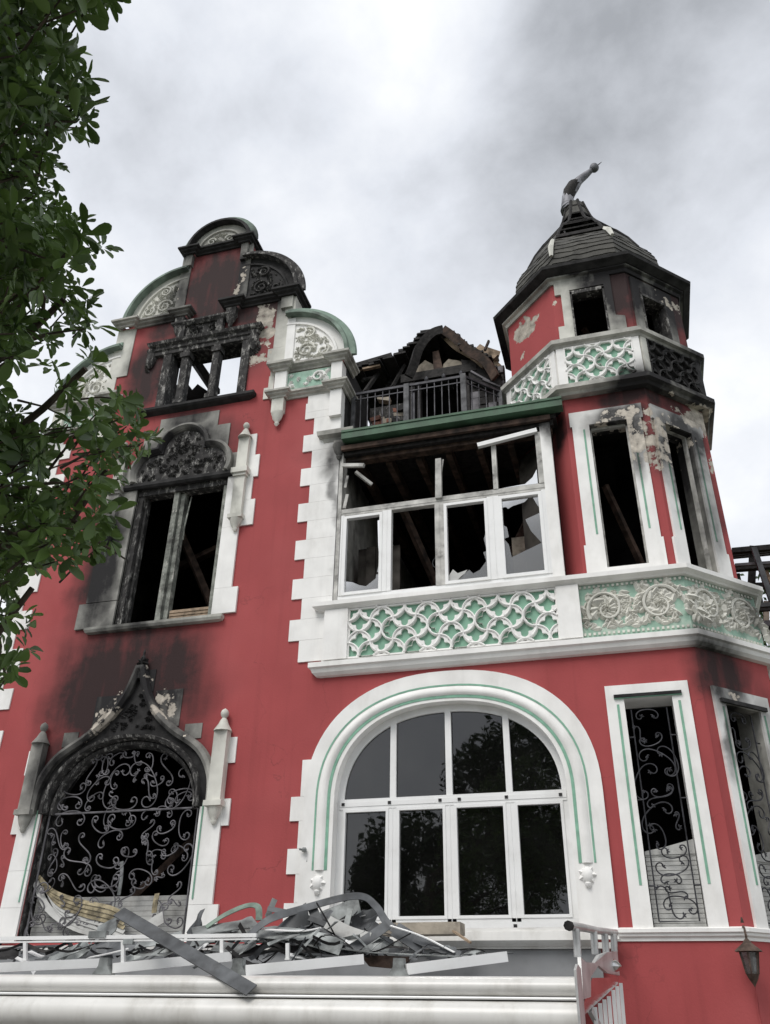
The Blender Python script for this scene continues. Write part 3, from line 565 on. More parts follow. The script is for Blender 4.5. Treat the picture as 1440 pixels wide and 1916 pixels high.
b = MB(); b.plan([(-8.02, .1), (-8.02, 0), (-5.84, 0), (-5.84, .1)], [(0, 6.78), (.08, 6.79), (.1, 6.83), (.1, 6.87), (0, 6.89)]); b.box(FW, -7.66, -5.95, 6.8, 6.9, -.3, .0); sub(b, 'sill', WSTONE, WN)
# trefoil head
def union_outline(circs, o, t0, t1, n):
    r = []
    for i in range(n+1):
        t = t0+(t1-t0)*i/n; d = (cos(t), sin(t)); best = 0
        for (cx_, cz_, rr) in circs:
            ex, ez = o[0]-cx_, o[1]-cz_; B = ex*d[0]+ez*d[1]; C = ex*ex+ez*ez-rr*rr; D = B*B-C
            if D > 0: best = max(best, -B+sqrt(D))
        r.append((o[0]+best*d[0], o[1]+best*d[1]))
    return r
TRc = [(-7.37, 9.72, .44), (-6.87, 10.13, .47), (-6.37, 9.72, .44), (-6.87, 9.75, .4)]
tref = union_outline(TRc, (-6.87, 9.52), 0, pi, 60)
tref_in = union_outline([(a, b_, r-.06) for a, b_, r in TRc], (-6.87, 9.53), 0, pi, 60)
b = MB(); b.prism(FW, [(-8.0, 9.42), (-5.83, 9.42), (-5.83, 9.9), (-6.05, 9.9)]+[(-6.05, 10.55), (-6.3, 10.55), (-6.3, 10.88), (-7.45, 10.88), (-7.45, 10.55), (-7.72, 10.55), (-7.72, 9.9), (-8.0, 9.9)], [], 0, .02); sub(b, 'head_surround', STONE, WN)
b = MB(); b.prism(FW, tref_in, [], .02, .035); relief(b, FW, lambda u, v: any(hypot(u-a, v-c) < r-.14 for a, c, r in TRc) and v > 9.56, (-7.8, -5.95, 9.55, 10.55), 90, .035, random.Random(21), .1); sub(b, 'tympanum', CHAR, WN)
b = MB(); b.curve(FW, tref, [(-.03, .02), (-.03, .13), (.02, .15), (.06, .1), (.09, .02)][::1]); b.curve(FW, tref_in, [(-.03, .02), (-.02, .07), (.02, .07), (.03, .02)]); sub(b, 'trefoil_moulding', STONE, WN)
b = MB(); b.plan([(-7.85, .05), (-7.85, 0), (-5.9, 0), (-5.9, .05)], [(0, 9.4), (.07, 9.4), (.1, 9.44), (.1, 9.5), (0, 9.53)]); sub(b, 'transom', CHARD, WN)
# jamb stones
quoin(-5.95, -5.66, 7.33, 8.42, wout=.04); quoin(-5.95, -5.55, 6.9, 7.33, wout=.04); quoin(-5.66, -5.42, 8.42, 8.9, wout=.03); quoin(-5.66, -5.5, 8.9, 9.34, wout=.03); quoin(-5.66, -5.42, 9.34, 9.78, wout=.03); quoin(-5.66, -5.51, 9.78, 10.22, wout=.03); quoin(-5.95, -5.66, 8.42, 9.42, wout=.04)
quoin(-8.22, -7.66, 7.33, 8.8, STONE, wout=.04); quoin(-8.34, -7.66, 6.88, 7.32, STONE, wout=.04); quoin(-8.3, -7.66, 8.8, 9.4, STONE, wout=.04)
def pinnacle(x, z0, zs, zt, m, s=.1, w=.1, mold=None):
    b = MB(); b.box(FW, x-s, x+s, z0+.22, zs, .02, w+.06)
    if mold: b.box(FW, x-s-.05, x+s+.05, mold, mold+.1, .02, w+.12); b.box(FW, x-s-.02, x+s+.02, mold-.05, mold, .02, w+.09)
    b.box(FW, x-s-.03, x+s+.03, z0+.17, z0+.24, .02, w+.09)
    c = (x, -(w/2+.03), 0)
    b.lathe((x, -.07, z0), [(.02, -.06), (.045, -.02), (.04, 0), (.075, .05), (.1, .12), (.115, .17)], 10, squash=.8)
    b.lathe((x, -.08, zs), [(s*1.35, 0), (s*1.2, .03), (s*.75, .1), (s*.5, .16), (s*.3, .19), (s*.52, .22), (s*.6, .26), (s*.45, .3), (.005, .33)], 10)
    b.build('pinnacle', m, V, smooth=40)
pinnacle(-5.7, 8.36, 10.12, 10.4, WSTONE, .095, .06, mold=9.38)
pinnacle(-8.05, 8.36, 10.12, 10.4, STONE, .095, .06, mold=9.38)

# ---- doorway of the wing
DR = bpy.data.objects.new('doorway', None); COL.objects.link(DR); DR.parent = V
def cr(pts, n=8):
    o = []
    for i in range(len(pts)-1):
        p0 = Vector(pts[max(i-1, 0)]); p1 = Vector(pts[i]); p2 = Vector(pts[i+1]); p3 = Vector(pts[min(i+2, len(pts)-1)])
        for k in range(n):
            t = k/n; o.append(tuple(.5*((2*p1)+(-p0+p2)*t+(2*p0-5*p1+4*p2-p3)*t*t+(-p0+3*p1-3*p2+p3)*t**3)))
    o.append(tuple(pts[-1])); return o
og_r = cr([(-5.6, 4.05), (-5.63, 4.45), (-5.85, 4.82), (-6.3, 5.12), (-6.62, 5.4), (-6.83, 5.72), (-6.96, 6.1)])
og_l = [(2*DOORC-x+.02, z) for x, z in og_r][::-1]
ogee = og_r+og_l[1:] if False else og_r+og_l
arch_d = ell(DOORC, 4.05, 1.26, 1.07, 0, pi, 30, 2.1)
# field between arch and ogee
b = MB(); fieldp = [p for p in og_r]+[p for p in og_l]+arch_d[::-1][0:0]
outer = [(-5.6, 4.05)]+og_r[1:]+og_l[:-1]+[(-8.4, 4.05)]
b.prism(FW, outer+arch_d[::-1], [], 0, .03)
relief(b, FW, lambda u, v: hypot((u-DOORC)/1.3, (v-4.05)/1.14) > 1 and abs(u-DOORC) < .45-(v-5.15)*.5 and v < 5.75, (-7.5, -6.5, 5.15, 5.75), 26, .03, random.Random(5), .09)
sub(b, 'ogee_field', CHARD, DR)
b = MB(); b.curve(FW, ogee, [(.05, .0), (.05, .1), (.0, .14), (-.05, .12), (-.07, .03)]); sub(b, 'ogee_moulding', STONE, DR, smooth=40)
b = MB(); b.curve(FW, [(x, z) for x, z in arch_d], [(.08, .03), (.06, .1), (.02, .12), (0, .04), (0, -.1), (.08, -.1)]); b.curve(FW, ell(DOORC, 4.05, 1.16, .99, 0, pi, 30, 2.1), [(.1, -.12), (.06, -.02), (.02, 0.0), (0, -.14)]); sub(b, 'arch_moulding', CHAR, DR, smooth=40)
b = MB()
for zc_, s in ((6.02, .09), (6.2, .07)):
    for a in (-.2, .6, 2.5, 3.4, 1.57): b.leafblob(FW, DOORC+.02, zc_, a, s*1.5, s*.5, .05, .08)
b.lathe((DOORC+.02, -.06, 5.95), [(.05, 0), (.06, .15), (.03, .2), (.05, .26), (.045, .32), (.015, .37), (.02, .42), (.003, .47)], 8); sub(b, 'finial', CHARD, DR)
# stone slabs behind the ogee
for x0, x1, z0, z1 in ((-7.7, -7.26, 5.2, 5.74), (-6.7, -6.26, 5.2, 5.76), (-6.15, -5.88, 5.0, 5.22), (-7.2, -7.06, 5.8, 5.95), (-6.9, -6.76, 5.75, 6.1), (-8.15, -7.9, 5.0, 5.22)):
    quoin(x0, x1, z0, z1, STONE, wout=.012)
# jambs
for s, m in ((1, WHITE), (-1, WHITE)):
    def q(x0, x1, z0, z1, w=.04):
        a, c = sorted((DOORC+s*x0, DOORC+s*x1)); quoin(a, c, z0, z1, m, wout=w)
    q(1.25, 1.58, 3.3, 4.05); q(1.25, 1.58, 2.83, 3.3); q(1.25, 1.67, 2.4, 2.83)
    q(1.58, 1.69, 3.79, 4.14, .03); q(1.42, 1.69, 4.62, 4.98, .02); q(1.45, 1.58, 4.14, 4.62, .02)
    b = MB(); xs = DOORC+s*1.3; b.tube([(xs, -.045, 2.9), (xs, -.045, 4.1)], .012, 5); b.build('green_line', STRIPE, V)
pinnacle(DOORC+1.49, 3.86, 5.05, 5.4, WSTONE, .1, .09); pinnacle(DOORC-1.47, 3.86, 5.05, 5.4, STONE, .1, .09)

# ---- wrought iron scrolls
def scroll_pts(A, B, kind, bulge=1., tight=1.0, n=46):
    """curve whose two spiral eyes sit at A and B; kind 'C' or 'S'"""
    ss = [-1+2*i/n for i in range(n+1)]; th = 0; P = [(0., 0.)]; x = y = 0.; ths = []
    for i in range(n):
        s_ = (ss[i]+ss[i+1])/2; k = (.9+tight*15*abs(s_)**1.8); 
        if kind == 'S': k = (tight*16*abs(s_)**1.8)*(1 if s_ > 0 else -1)
        th += k*2/n*1.0; x += cos(th)*2/n; y += sin(th)*2/n; P.append((x, y)); ths.append(th)
    e0 = Vector((sum(p[0] for p in P[:5])/5, sum(p[1] for p in P[:5])/5)); e1 = Vector((sum(p[0] for p in P[-5:])/5, sum(p[1] for p in P[-5:])/5))
    A = Vector(A); B = Vector(B); d0 = e1-e0; d1 = B-A
    sc_ = d1.length/max(1e-6, d0.length); rot = atan2(d1.y, d1.x)-atan2(d0.y, d0.x)
    out = []
    for p in P:
        q = Vector(p)-e0
        if bulge < 0:
            # mirror about the eye line
            t = d0.normalized(); nn = Vector((-t.y, t.x)); q = t*q.dot(t)-nn*q.dot(nn)
        c, s_ = cos(rot), sin(rot); out.append((A.x+sc_*(q.x*c-q.y*s_), A.y+sc_*(q.x*s_+q.y*c)))
    return out
def scroll_obj(fr, A, B, kind, bulge, par, m, r=.011, w=-.05, tight=1.):
    b = MB(); pts = scroll_pts(A, B, kind, bulge, tight); b.tube([fr.P(u, v, w) for u, v in pts], r, 5, cap=False)
    for e_, p in ((pts[0], pts[1]), (pts[-1], pts[-2])):
        a0 = R.uniform(0, 6.28)
        for j in range(3): b.leafblob(fr, e_[0], e_[1], a0+j*1.1, .038, .01, w+.004, .006)
    b.build('scroll', m, par)
ZC = lambda x, y: (lambda p: (p.x, p.z))(at(x/3., 1200+y/3., .07))
GR = bpy.data.objects.new('door_grille', None); COL.objects.link(GR); GR.parent = V
dg = [((705, 628), (745, 628), 'C', 1, .8), ((620, 655), (600, 725), 'C', 1, 1), ((828, 650), (826, 712), 'C', -1, 1), ((520, 670), (505, 790), 'S', 1, 1), ((935, 645), (940, 790), 'S', -1, 1),
      ((700, 745), (630, 890), 'C', 1, 1), ((760, 745), (820, 880), 'C', -1, 1), ((455, 810), (375, 800), 'C', -1, 1), ((595, 800), (520, 870), 'C', 1, 1), ((800, 790), (865, 860), 'S', 1, 1), ((740, 890), (655, 890), 'C', -1, 1),
      ((860, 790), (905, 770), 'C', 1, 1), ((1015, 755), (960, 890), 'C', -1, 1), ((1060, 880), (970, 890), 'C', 1, 1), ((350, 930), (430, 920), 'C', -1, 1), ((305, 920), (370, 930), 'S', 1, 1), ((560, 880), (500, 930), 'C', 1, 1), ((460, 640), (560, 640), 'S', 1, 1),
      ((345, 1020), (440, 1010), 'C', -1, 1), ((545, 1000), (590, 1045), 'C', 1, 1), ((640, 990), (730, 1000), 'C', 1, 1), ((850, 1010), (810, 1100), 'S', 1, 1), ((960, 1020), (900, 1050), 'C', -1, 1), ((1060, 980), (1045, 1080), 'C', 1, 1),
      ((275, 1080), (370, 1140), 'S', 1, 1), ((470, 1090), (480, 1230), 'S', -1, 1), ((580, 1140), (660, 1100), 'C', -1, 1), ((700, 1170), (750, 1180), 'C', 1, .9), ((800, 1130), (850, 1230), 'S', 1, 1), ((925, 1175), (980, 1150), 'C', 1, 1), ((1040, 1170), (970, 1270), 'C', -1, 1),
      ((300, 1180), (290, 1300), 'S', 1, 1), ((390, 1170), (480, 1300), 'S', -1, 1), ((570, 1210), (640, 1230), 'C', 1, 1), ((560, 1330), (640, 1330), 'C', 1, 1), ((820, 1350), (750, 1320), 'C', 1, 1), ((880, 1290), (830, 1200), 'S', 1, 1), ((1000, 1360), (960, 1460), 'S', 1, 1), ((340, 1340), (460, 1370), 'S', 1, 1),
      ((740, 1390), (680, 1480), 'S', 1, 1), ((520, 1400), (600, 1480), 'C', -1, 1), ((870, 1480), (950, 1560), 'S', 1, 1), ((250, 1400), (230, 1540), 'C', 1, 1), ((420, 1460), (360, 1560), 'C', -1, 1), ((1000, 1560), (930, 1500), 'C', -1, 1), ((560, 1560), (640, 1540), 'C', 1, 1), ((280, 1600), (200, 1560), 'S', 1, 1)]
rg = random.Random(31)
for zi in range(9):
    for xi in range(8):
        x_ = -8.05+xi*.29+rg.uniform(-.06, .06); z_ = 2.6+zi*.27+rg.uniform(-.05, .05)
        if z_ > 4.1 and ((x_-DOORC)/1.05)**2+((z_-4.05)/.88)**2 > .85: continue
        if rg.random() < .3: continue
        a_ = rg.uniform(0, 6.28); l_ = rg.uniform(.06, .09); scroll_obj(Fr(0, .075), (x_-l_*cos(a_), z_-l_*sin(a_)), (x_+l_*cos(a_), z_+l_*sin(a_)), rg.choice('CCS'), rg.choice((1, -1)), GR, IRONG, .0085, 0, .8)
for A, B, kd, bu, ti in dg: scroll_obj(Fr(0, .07), ZC(*A), ZC(*B), kd, bu, GR, IRONG, .0095, 0)
b = MB(); gfr = Fr(0, .07)
rim = [(-8.17, 2.45)]+[(x, z) for x, z in ell(DOORC, 4.05, 1.17, .98, pi, 0, 30, 2.1)]+[(-5.83, 2.45)]
b.tube([gfr.P(u, v) for u, v in rim], .014, 6); b.tube([gfr.P(-8.2, 4.06), gfr.P(-5.8, 4.06)], .014, 6); b.tube([gfr.P(-8.17, 2.47), gfr.P(-5.83, 2.47)], .012, 6); b.build('grille_frame', IRONG, GR)
# shutter remains inside the doorway
b = MB()
for i in range(9): b.box(Fr(0, .2), -8.2, -5.8, 2.42+i*.062, 2.478+i*.062, -.02, .0)
b.build('roller_shutter', BLIND, V)
def ribbon(name, pts, width, m, par=None, side=None, th=.006, twist=None, wfun=None, **props):
    b = MB(); k = len(pts); pts = [Vector(p) for p in pts]; vs = []
    for i, p in enumerate(pts):
        t = (pts[min(i+1, k-1)]-pts[max(i-1, 0)]).normalized()
        s_ = Vector(side if side else (0, 1, .3)); s_ = (s_-t*s_.dot(t)).normalized()
        if twist:
            from mathutils import Quaternion
            s_ = Quaternion(t, twist[0]+(twist[1]-twist[0])*i/(k-1)) @ s_
        n_ = t.cross(s_); wd = width*(wfun(i/(k-1)) if wfun else 1)/2
        vs += [p-s_*wd-n_*th, p+s_*wd-n_*th, p+s_*wd+n_*th, p-s_*wd+n_*th]
    fs = [(i*4+j, i*4+(j+1) % 4, (i+1)*4+(j+1) % 4, (i+1)*4+j) for i in range(k-1) for j in range(4)]+[(3, 2, 1, 0), tuple((k-1)*4+j for j in range(4))]
    b.add(vs, fs); return b.build(name, m, par, smooth=50, **props)
def A3(pl, n=6):
    """smooth chain through (px, py, Y) points"""
    P = [at(*p) for p in pl]; o = []
    for i in range(len(P)-1):
        p0, p1, p2, p3 = P[max(i-1, 0)], P[i], P[i+1], P[min(i+2, len(P)-1)]
        for k in range(n):
            t = k/n; o.append(.5*((2*p1)+(-p0+p2)*t+(2*p0-5*p1+4*p2-p3)*t*t+(-p0+3*p1-3*p2+p3)*t**3))
    o.append(P[-1]); return o
sh = bpy.data.objects.new('sagging_shutter', None); COL.objects.link(sh); sh.parent = V
for i in range(7):
    ribbon('slat', A3([(72+i*3, 1640+i*5, .12), (100+i*2, 1668+i*7, .1), (150, 1686+i*8, .08), (205, 1698+i*9, .06), (232, 1712+i*8, .06)]), .05, MELT if i < 4 else BLIND, sh, side=(0, .3, 1))
ribbon('slat', A3([(66, 1650, .13), (90, 1700, .1), (140, 1735, .08), (200, 1750, .05)]), .09, BLIND, sh, side=(0, .3, 1))
ribbon('torn_lining', A3([(228, 1612, .25), (227, 1640, .22), (222, 1675, .2)]), .05, GALVL, sh, side=(1, 0, 0))
ribbon('torn_lining', A3([(294, 1672, .1), (290, 1690, .06), (288, 1708, .05)]), .07, MELT, sh, side=(1, 0, .2))

# ---- big arched window
AW = bpy.data.objects.new('arched_window', None); COL.objects.link(AW); AW.parent = V
b = MB(); oa = [(-4.25, 2.4)]+arch(1.92, 1.66)[::-1]+[(-.41, 2.4)]
ia = [(-.83, 2.4)]+arch(1.5, 1.24)+[(-3.83, 2.4)]
b.prism(FW, oa+ia, [], 0, .045); sub(b, 'surround', WHITE, AW)
leg = lambda a, bb: [(-2.33-a, 3.2)]+arch(a, bb)[::-1]+[(-2.33+a, 3.2)]
b = MB(); b.curve(FW, leg(1.66, 1.38), [(-.07, .045), (-.04, .075), (.0, .08), (.04, .06), (.06, .045)]); sub(b, 'roll_moulding', WHITE, AW, smooth=40)
b = MB(); b.curve(FW, leg(1.745, 1.455), [(-.012, .045), (-.012, .05), (.012, .05), (.012, .045)]); b.curve(FW, leg(1.575, 1.30), [(-.02, .045), (-.02, .052), (.018, .052), (.018, .045)]); sub(b, 'green_line', STRIPE, AW)
b = MB()
FG = Fr(0, .16)
inn = lambda a, bb, z: [(-2.33-a, z)]+arch(a, bb)[::-1]+[(-2.33+a, z)]
fo = [(-2.33-1.5, 2.5)]+arch(1.5, 1.24)[::-1]+[(-2.33+1.5, 2.5)]
fi = [(-2.33+1.42, 2.62)]+arch(1.42, 1.15)+[(-2.33-1.42, 2.62)]
b.prism(FG, fo+fi, [], -.04, .04); b.box(FG, -3.83, -.83, 2.5, 2.64, -.05, .045); b.build('outer_frame', ALU, AW)
b = MB(); b.box(FG, -3.8, -.86, 3.95, 4.08, -.05, .05); b.box(FG, -3.8, -.86, 3.985, 4.045, .05, .056); b.build('transom', ALU, AW)
mull = [-3.08, -2.33, -1.56]
for x in mull:
    top = 4.02+1.2*(1-abs((x+2.33)/1.5)**2.3)**(1/2.3)
    b = MB(); b.box(FG, x-.055, x+.055, 2.6, 3.95, -.05, .045); b.box(FG, x-.04, x+.04, 4.08, top, -.05, .045); b.box(FG, x-.004, x+.004, 2.6, 3.95, .045, .05); b.build('mullion', ALU, AW)
xs = [-3.75]+mull+[-.91]
for i in range(4):
    x0 = xs[i]+(.055 if i else 0); x1 = xs[i+1]-(.055 if i < 3 else 0)
    # casement rims and panes
    b = MB(); b.prism(FG, rect(x0, x1, 2.64, 3.95), [rect(x0+.035, x1-.035, 2.675, 3.915)], -.03, .055); b.build('casement', ALU, AW)
    b = MB(); b.box(FG, x0+.03, x1-.03, 2.67, 3.92, -.004, .004); b.build('pane', GLASS, AW)
    tp = []
    for k in range(13):
        x = x0+(x1-x0)*k/12; f = max(0, 1-abs((x+2.33)/1.47)**2.3); tp.append((x, 4.03+1.17*f**(1/2.3)))
    b = MB(); b.prism(FG, [(x0, 4.07), (x1, 4.07)]+tp[::-1], [], -.004, .004); b.build('pane', GLASS, AW)
for x, z_, w_ in ((-3.75, 4.0, .056), (-3.12, 4.0, .056), (-2.45, 4.0, .056), (-2.2, 4.0, .056), (-1.6, 4.0, .056), (-.93, 4.0, .056), (-1.58, 2.54, .045)): b = MB(); b.box(FG, x-.02, x+.02, z_, z_+.035, w_, w_+.01); b.build('drain_cap', CHARD, AW)

quoin(-4.31, -4.1, 4.12, 4.6); quoin(-4.44, -4.25, 3.81, 4.12); quoin(-4.31, -4.25, 3.47, 3.81); quoin(-4.44, -4.25, 3.165, 3.47); quoin(-4.31, -4.25, 2.83, 3.165); quoin(-4.44, -4.25, 2.5, 2.83)
def mask(x, z):
    b = MB(); c = (x, -.05, z)
    for a in range(7): b.leafblob(FW, x, z, a*.9, .11, .04, .045, .04)
    b.lathe((x, -.05, z-.09), [(.02, 0), (.06, .03), (.075, .09), (.06, .15), (.02, .18)], 8, squash=.7)
    b.lathe((x-.0, -.06, z-.14), [(.01, 0), (.035, .02), (.04, .05), (.01, .07)], 8, squash=.9); b.build('carved_boss', WHITE, V, smooth=50)
mask(-4.0, 3.05); mask(-.69, 3.07)

# ---- tower windows
def surround(fr, pts, hole, m=WHITE, w=.035): 
    b = MB(); b.prism(fr, pts, [hole], 0, w); b.build('window_surround', m, V)
surround(FW, rect(-.25, .76, 2.5, 5.3), rect(-.03, .55, 2.5+.001, 5.12))
b = MB()
for x in (-.11, .63): b.box(FW, x-.015, x+.015, 2.95, 5.05, .035, .04)
b.box(FW, -.15, .67, 5.12, 5.15, .035, .06); b.build('green_line', STRIPE, V)
b = MB(); b.box(FW, -.15, .67, 5.13, 5.17, .035, .07); b.build('drip_bar', CHARD, V)
g1, L1 = ofr(AG, 1)
surround(g1, rect(.15, 1.15, 2.5, 5.25), rect(.34, .96, 2.501, 5.05))
b = MB()
for x in (.28, 1.02): b.box(g1, x-.015, x+.015, 2.95, 5.0, .035, .04)
b.build('green_line', STRIPE, V)
b = MB(); b.box(g1, .24, 1.06, 5.05, 5.1, .035, .07); b.build('drip_bar', CHARD, V)
def blind(fr, u0, u1, z0, z1, w):
    b = MB(); n = int((z1-z0)/.05)
    for i in range(n):
        sag = .0
        b.box(fr, u0, u1, z0+i*.05, z0+i*.05+.044, w-.012, w)
    b.box(fr, u0+.01, u1-.01, z0, z1-.06, w-.03, w-.014)
    # torn upper edge
    top = [(u0, z1-.06), (u1, z1-.06), (u1, z1+.1), (u0+(u1-u0)*.7, z1+.06), (u0+(u1-u0)*.4, z1+.02), (u0, z1-.02)]
    b.prism(fr, top, [], w-.02, w+.01); b.build('roller_shutter', BLIND, V)
blind(FW, -.02, .54, 2.52, 3.35, -.12); blind(g1, .35, .95, 2.52, 3.3, -.12)
ZI = lambda x, y: (lambda p: (p.x, p.z))(at(1080+x/3.547, 1220+y/3.547, .05))
tg = [((420, 440), (505, 430), 'C', -1, .8), ((440, 580), (525, 555), 'C', 1, .9), ((385, 500), (450, 590), 'S', 1, .6), ((455, 710), (595, 780), 'C', -1, 1), ((540, 670), (600, 790), 'C', -1, .7), ((505, 800), (450, 930), 'C', 1, .9), ((600, 890), (520, 920), 'C', -1, .9),
      ((490, 1030), (600, 900), 'S', 1, .8), ((500, 1170), (590, 1060), 'C', -1, .9), ((650, 1070), (680, 1170), 'S', 1, .8), ((530, 1280), (500, 1180), 'C', 1, .8), ((685, 1290), (590, 1310), 'C', -1, .8), ((560, 1410), (685, 1380), 'C', 1, .9), ((580, 1530), (665, 1530), 'C', -1, .7), ((720, 1630), (600, 1560), 'S', -1, .8), ((750, 1720), (620, 1690), 'C', 1, .9), ((540, 1560), (700, 1760), 'S', 1, .5)]
def tower_grille(fr, off, m):
    g_ = bpy.data.objects.new('window_grille', None); COL.objects.link(g_); g_.parent = V
    for A, B, kd, bu, ti in tg:
        a = ZI(*A); c = ZI(*B); scroll_obj(fr, (a[0]+off, a[1]), (c[0]+off, c[1]), kd, bu, g_, m, .0085, 0, ti)
    b = MB(); u0, u1 = .04+off, .47+off
    b.tube([fr.P(u0, 2.58), fr.P(u0, 5.0), fr.P(u1, 5.0), fr.P(u1, 2.58), fr.P(u0, 2.58)], .009, 5)
    for z in (2.95, 4.65, 3.9): b.tube([fr.P(u0-.07, z), fr.P(u0, z)], .01, 5); b.tube([fr.P(u1, z), fr.P(u1+.07, z)], .01, 5)
    b.build('grille_frame', m, g_)
tower_grille(Fr(0, .05), 0, IRON)
fr_g1 = Fr(g1.o[0]-g1.n[0]*.05, g1.o[1]-g1.n[1]*.05, *g1.d, *g1.n); tower_grille(fr_g1, .39, IRON)
# middle storey surrounds
m0, L0 = ofr(AM, 0); m1, _ = ofr(AM, 1)
def T0(u): return u*1.011-m0.o[0]
def lug(u0, u1, h0, h1, z0, zh, zt, s):
    return [(u0, z0), (u1, z0), (u1, z0+.45), (u1-s, z0+.45), (u1-s, zh), (u1, zh), (u1, zt), (u0, zt), (u0, zh), (u0+s, zh), (u0+s, z0+.45), (u0, z0+.45)]
zb_ = tk(6.9)
surround(m0, lug(T0(-.3), T0(.77), 0, 0, zb_, tk(9.38), tk(9.64), .03), rect(T0(-.03)+.01, T0(.53), zb_+.001, tk(9.38)))
surround(m1, lug(.02, 1.1, 0, 0, zb_, tk(9.36), tk(9.62), .04), rect(.27, .83, zb_+.001, tk(9.35)))
b = MB()
for f_, us in ((m0, (T0(-.1), T0(.61))), (m1, (.2, .9))):
    for x in us: b.box(f_, x-.014, x+.014, tk(7.5), tk(9.3), .035, .041)
b.build('green_line', STRIPE, V)
b = MB()
for f_, a, c in ((m0, T0(-.03), T0(.54)), (m1, .27, .83)):
    b.box(f_, a, a+.035, tk(6.95), tk(9.38), -.14, -.08); b.box(f_, c-.035, c, tk(6.95), tk(9.38), -.14, -.08); b.box(f_, a, c, tk(9.34), tk(9.4), -.14, -.08)
b.build('window_frame', ALUD, V)
slab('window_sill', WHITE, T0(-.04), T0(.55), zb_-.02, tk(6.965), -.28, .045, fr=m0); slab('window_sill', WSTONE, .26, .84, zb_-.02, tk(6.94), -.28, .045, fr=m1)
# top storey surrounds
t0_, _ = ofr(AT, 0); t1_, _ = ofr(AT, 1)
surround(t0_, [(T0(-.3), tk(11.0)), (T0(.76), tk(11.0)), (T0(.76), tk(11.4)), (T0(.62), tk(11.45)), (T0(.62), tk(12.4)), (T0(-.3), tk(12.4)), (T0(-.3), tk(12.1)), (T0(-.2), tk(12.1)), (T0(-.2), tk(11.4)), (T0(-.3), tk(11.4))], rect(T0(-.06)+.005, T0(.5), tk(11.0)+.001, tk(12.16)), WSTONE)
surround(t1_, rect(.08, 1.0, tk(11.0), tk(12.3)), rect(.25, .82, tk(11.0)+.001, tk(12.0)), STONE)
b = MB()
for f_, a, c in ((t0_, T0(-.055), T0(.5)), (t1_, .25, .82)):
    b.box(f_, a, a+.03, tk(11.1), tk(12.1), -.1, .05); b.box(f_, c-.03, c, tk(11.1), tk(12.1), -.1, .05); b.box(f_, a, c, tk(12.05 if f_ is t0_ else 11.95), tk(12.12 if f_ is t0_ else 12.0), -.1, .05)
b.build('window_frame', CHAR, V)

# ---- bands and parapets
band = lambda ap, x0=None: ([(x0, .3), (x0, TC[1]-ap), octv(ap, 1), octv(ap, 2), octv(ap, 3)] if x0 is not None else octpath(ap, -2, 3))
cornice('sill_band', [(-.46, .1), (-.46, 0)]+octpath(AG, 1, 3), 2.38, 2.5, .07, WHITE)
def flat(path, prof, name, m): b = MB(); b.plan(path, prof); return b.build(name, m, V)
flat(band(AG, -4.12), [(0, 5.74), (.06, 5.75), (.1, 5.79), (.12, 5.84), (.15, 5.86), (.15, 5.93), (0, 5.97)], 'balcony_cornice', WHITE)
flat([(-.45, .2), (-.45, 0)]+octpath(AG, 1, 3), [(0, 5.96), (.02, 5.96), (.02, 6.74), (0, 6.74)], 'parapet_core', PPANEL)
flat([(-4.1, .3), (-4.1, 0), (-.45, 0)], [(0, 5.96), (.02, 5.96), (.02, 6.74), (0, 6.74)], 'parapet_core', WHITE)
flat(band(AG, -4.1), [(0, 6.735), (.08, 6.74), (.1, 6.76), (.16, 6.79), (.16, 6.855), (0, 6.88), (-.3, 6.88), (-.3, 6.735)], 'balcony_rail', WHITE)
for x0, x1 in ((-4.08, -3.72), (-.74, -.44)):
    b = MB(); b.box(FW, x0, x1, 5.97, 6.735, .02, .1); b.build('pier', WHITE, V)
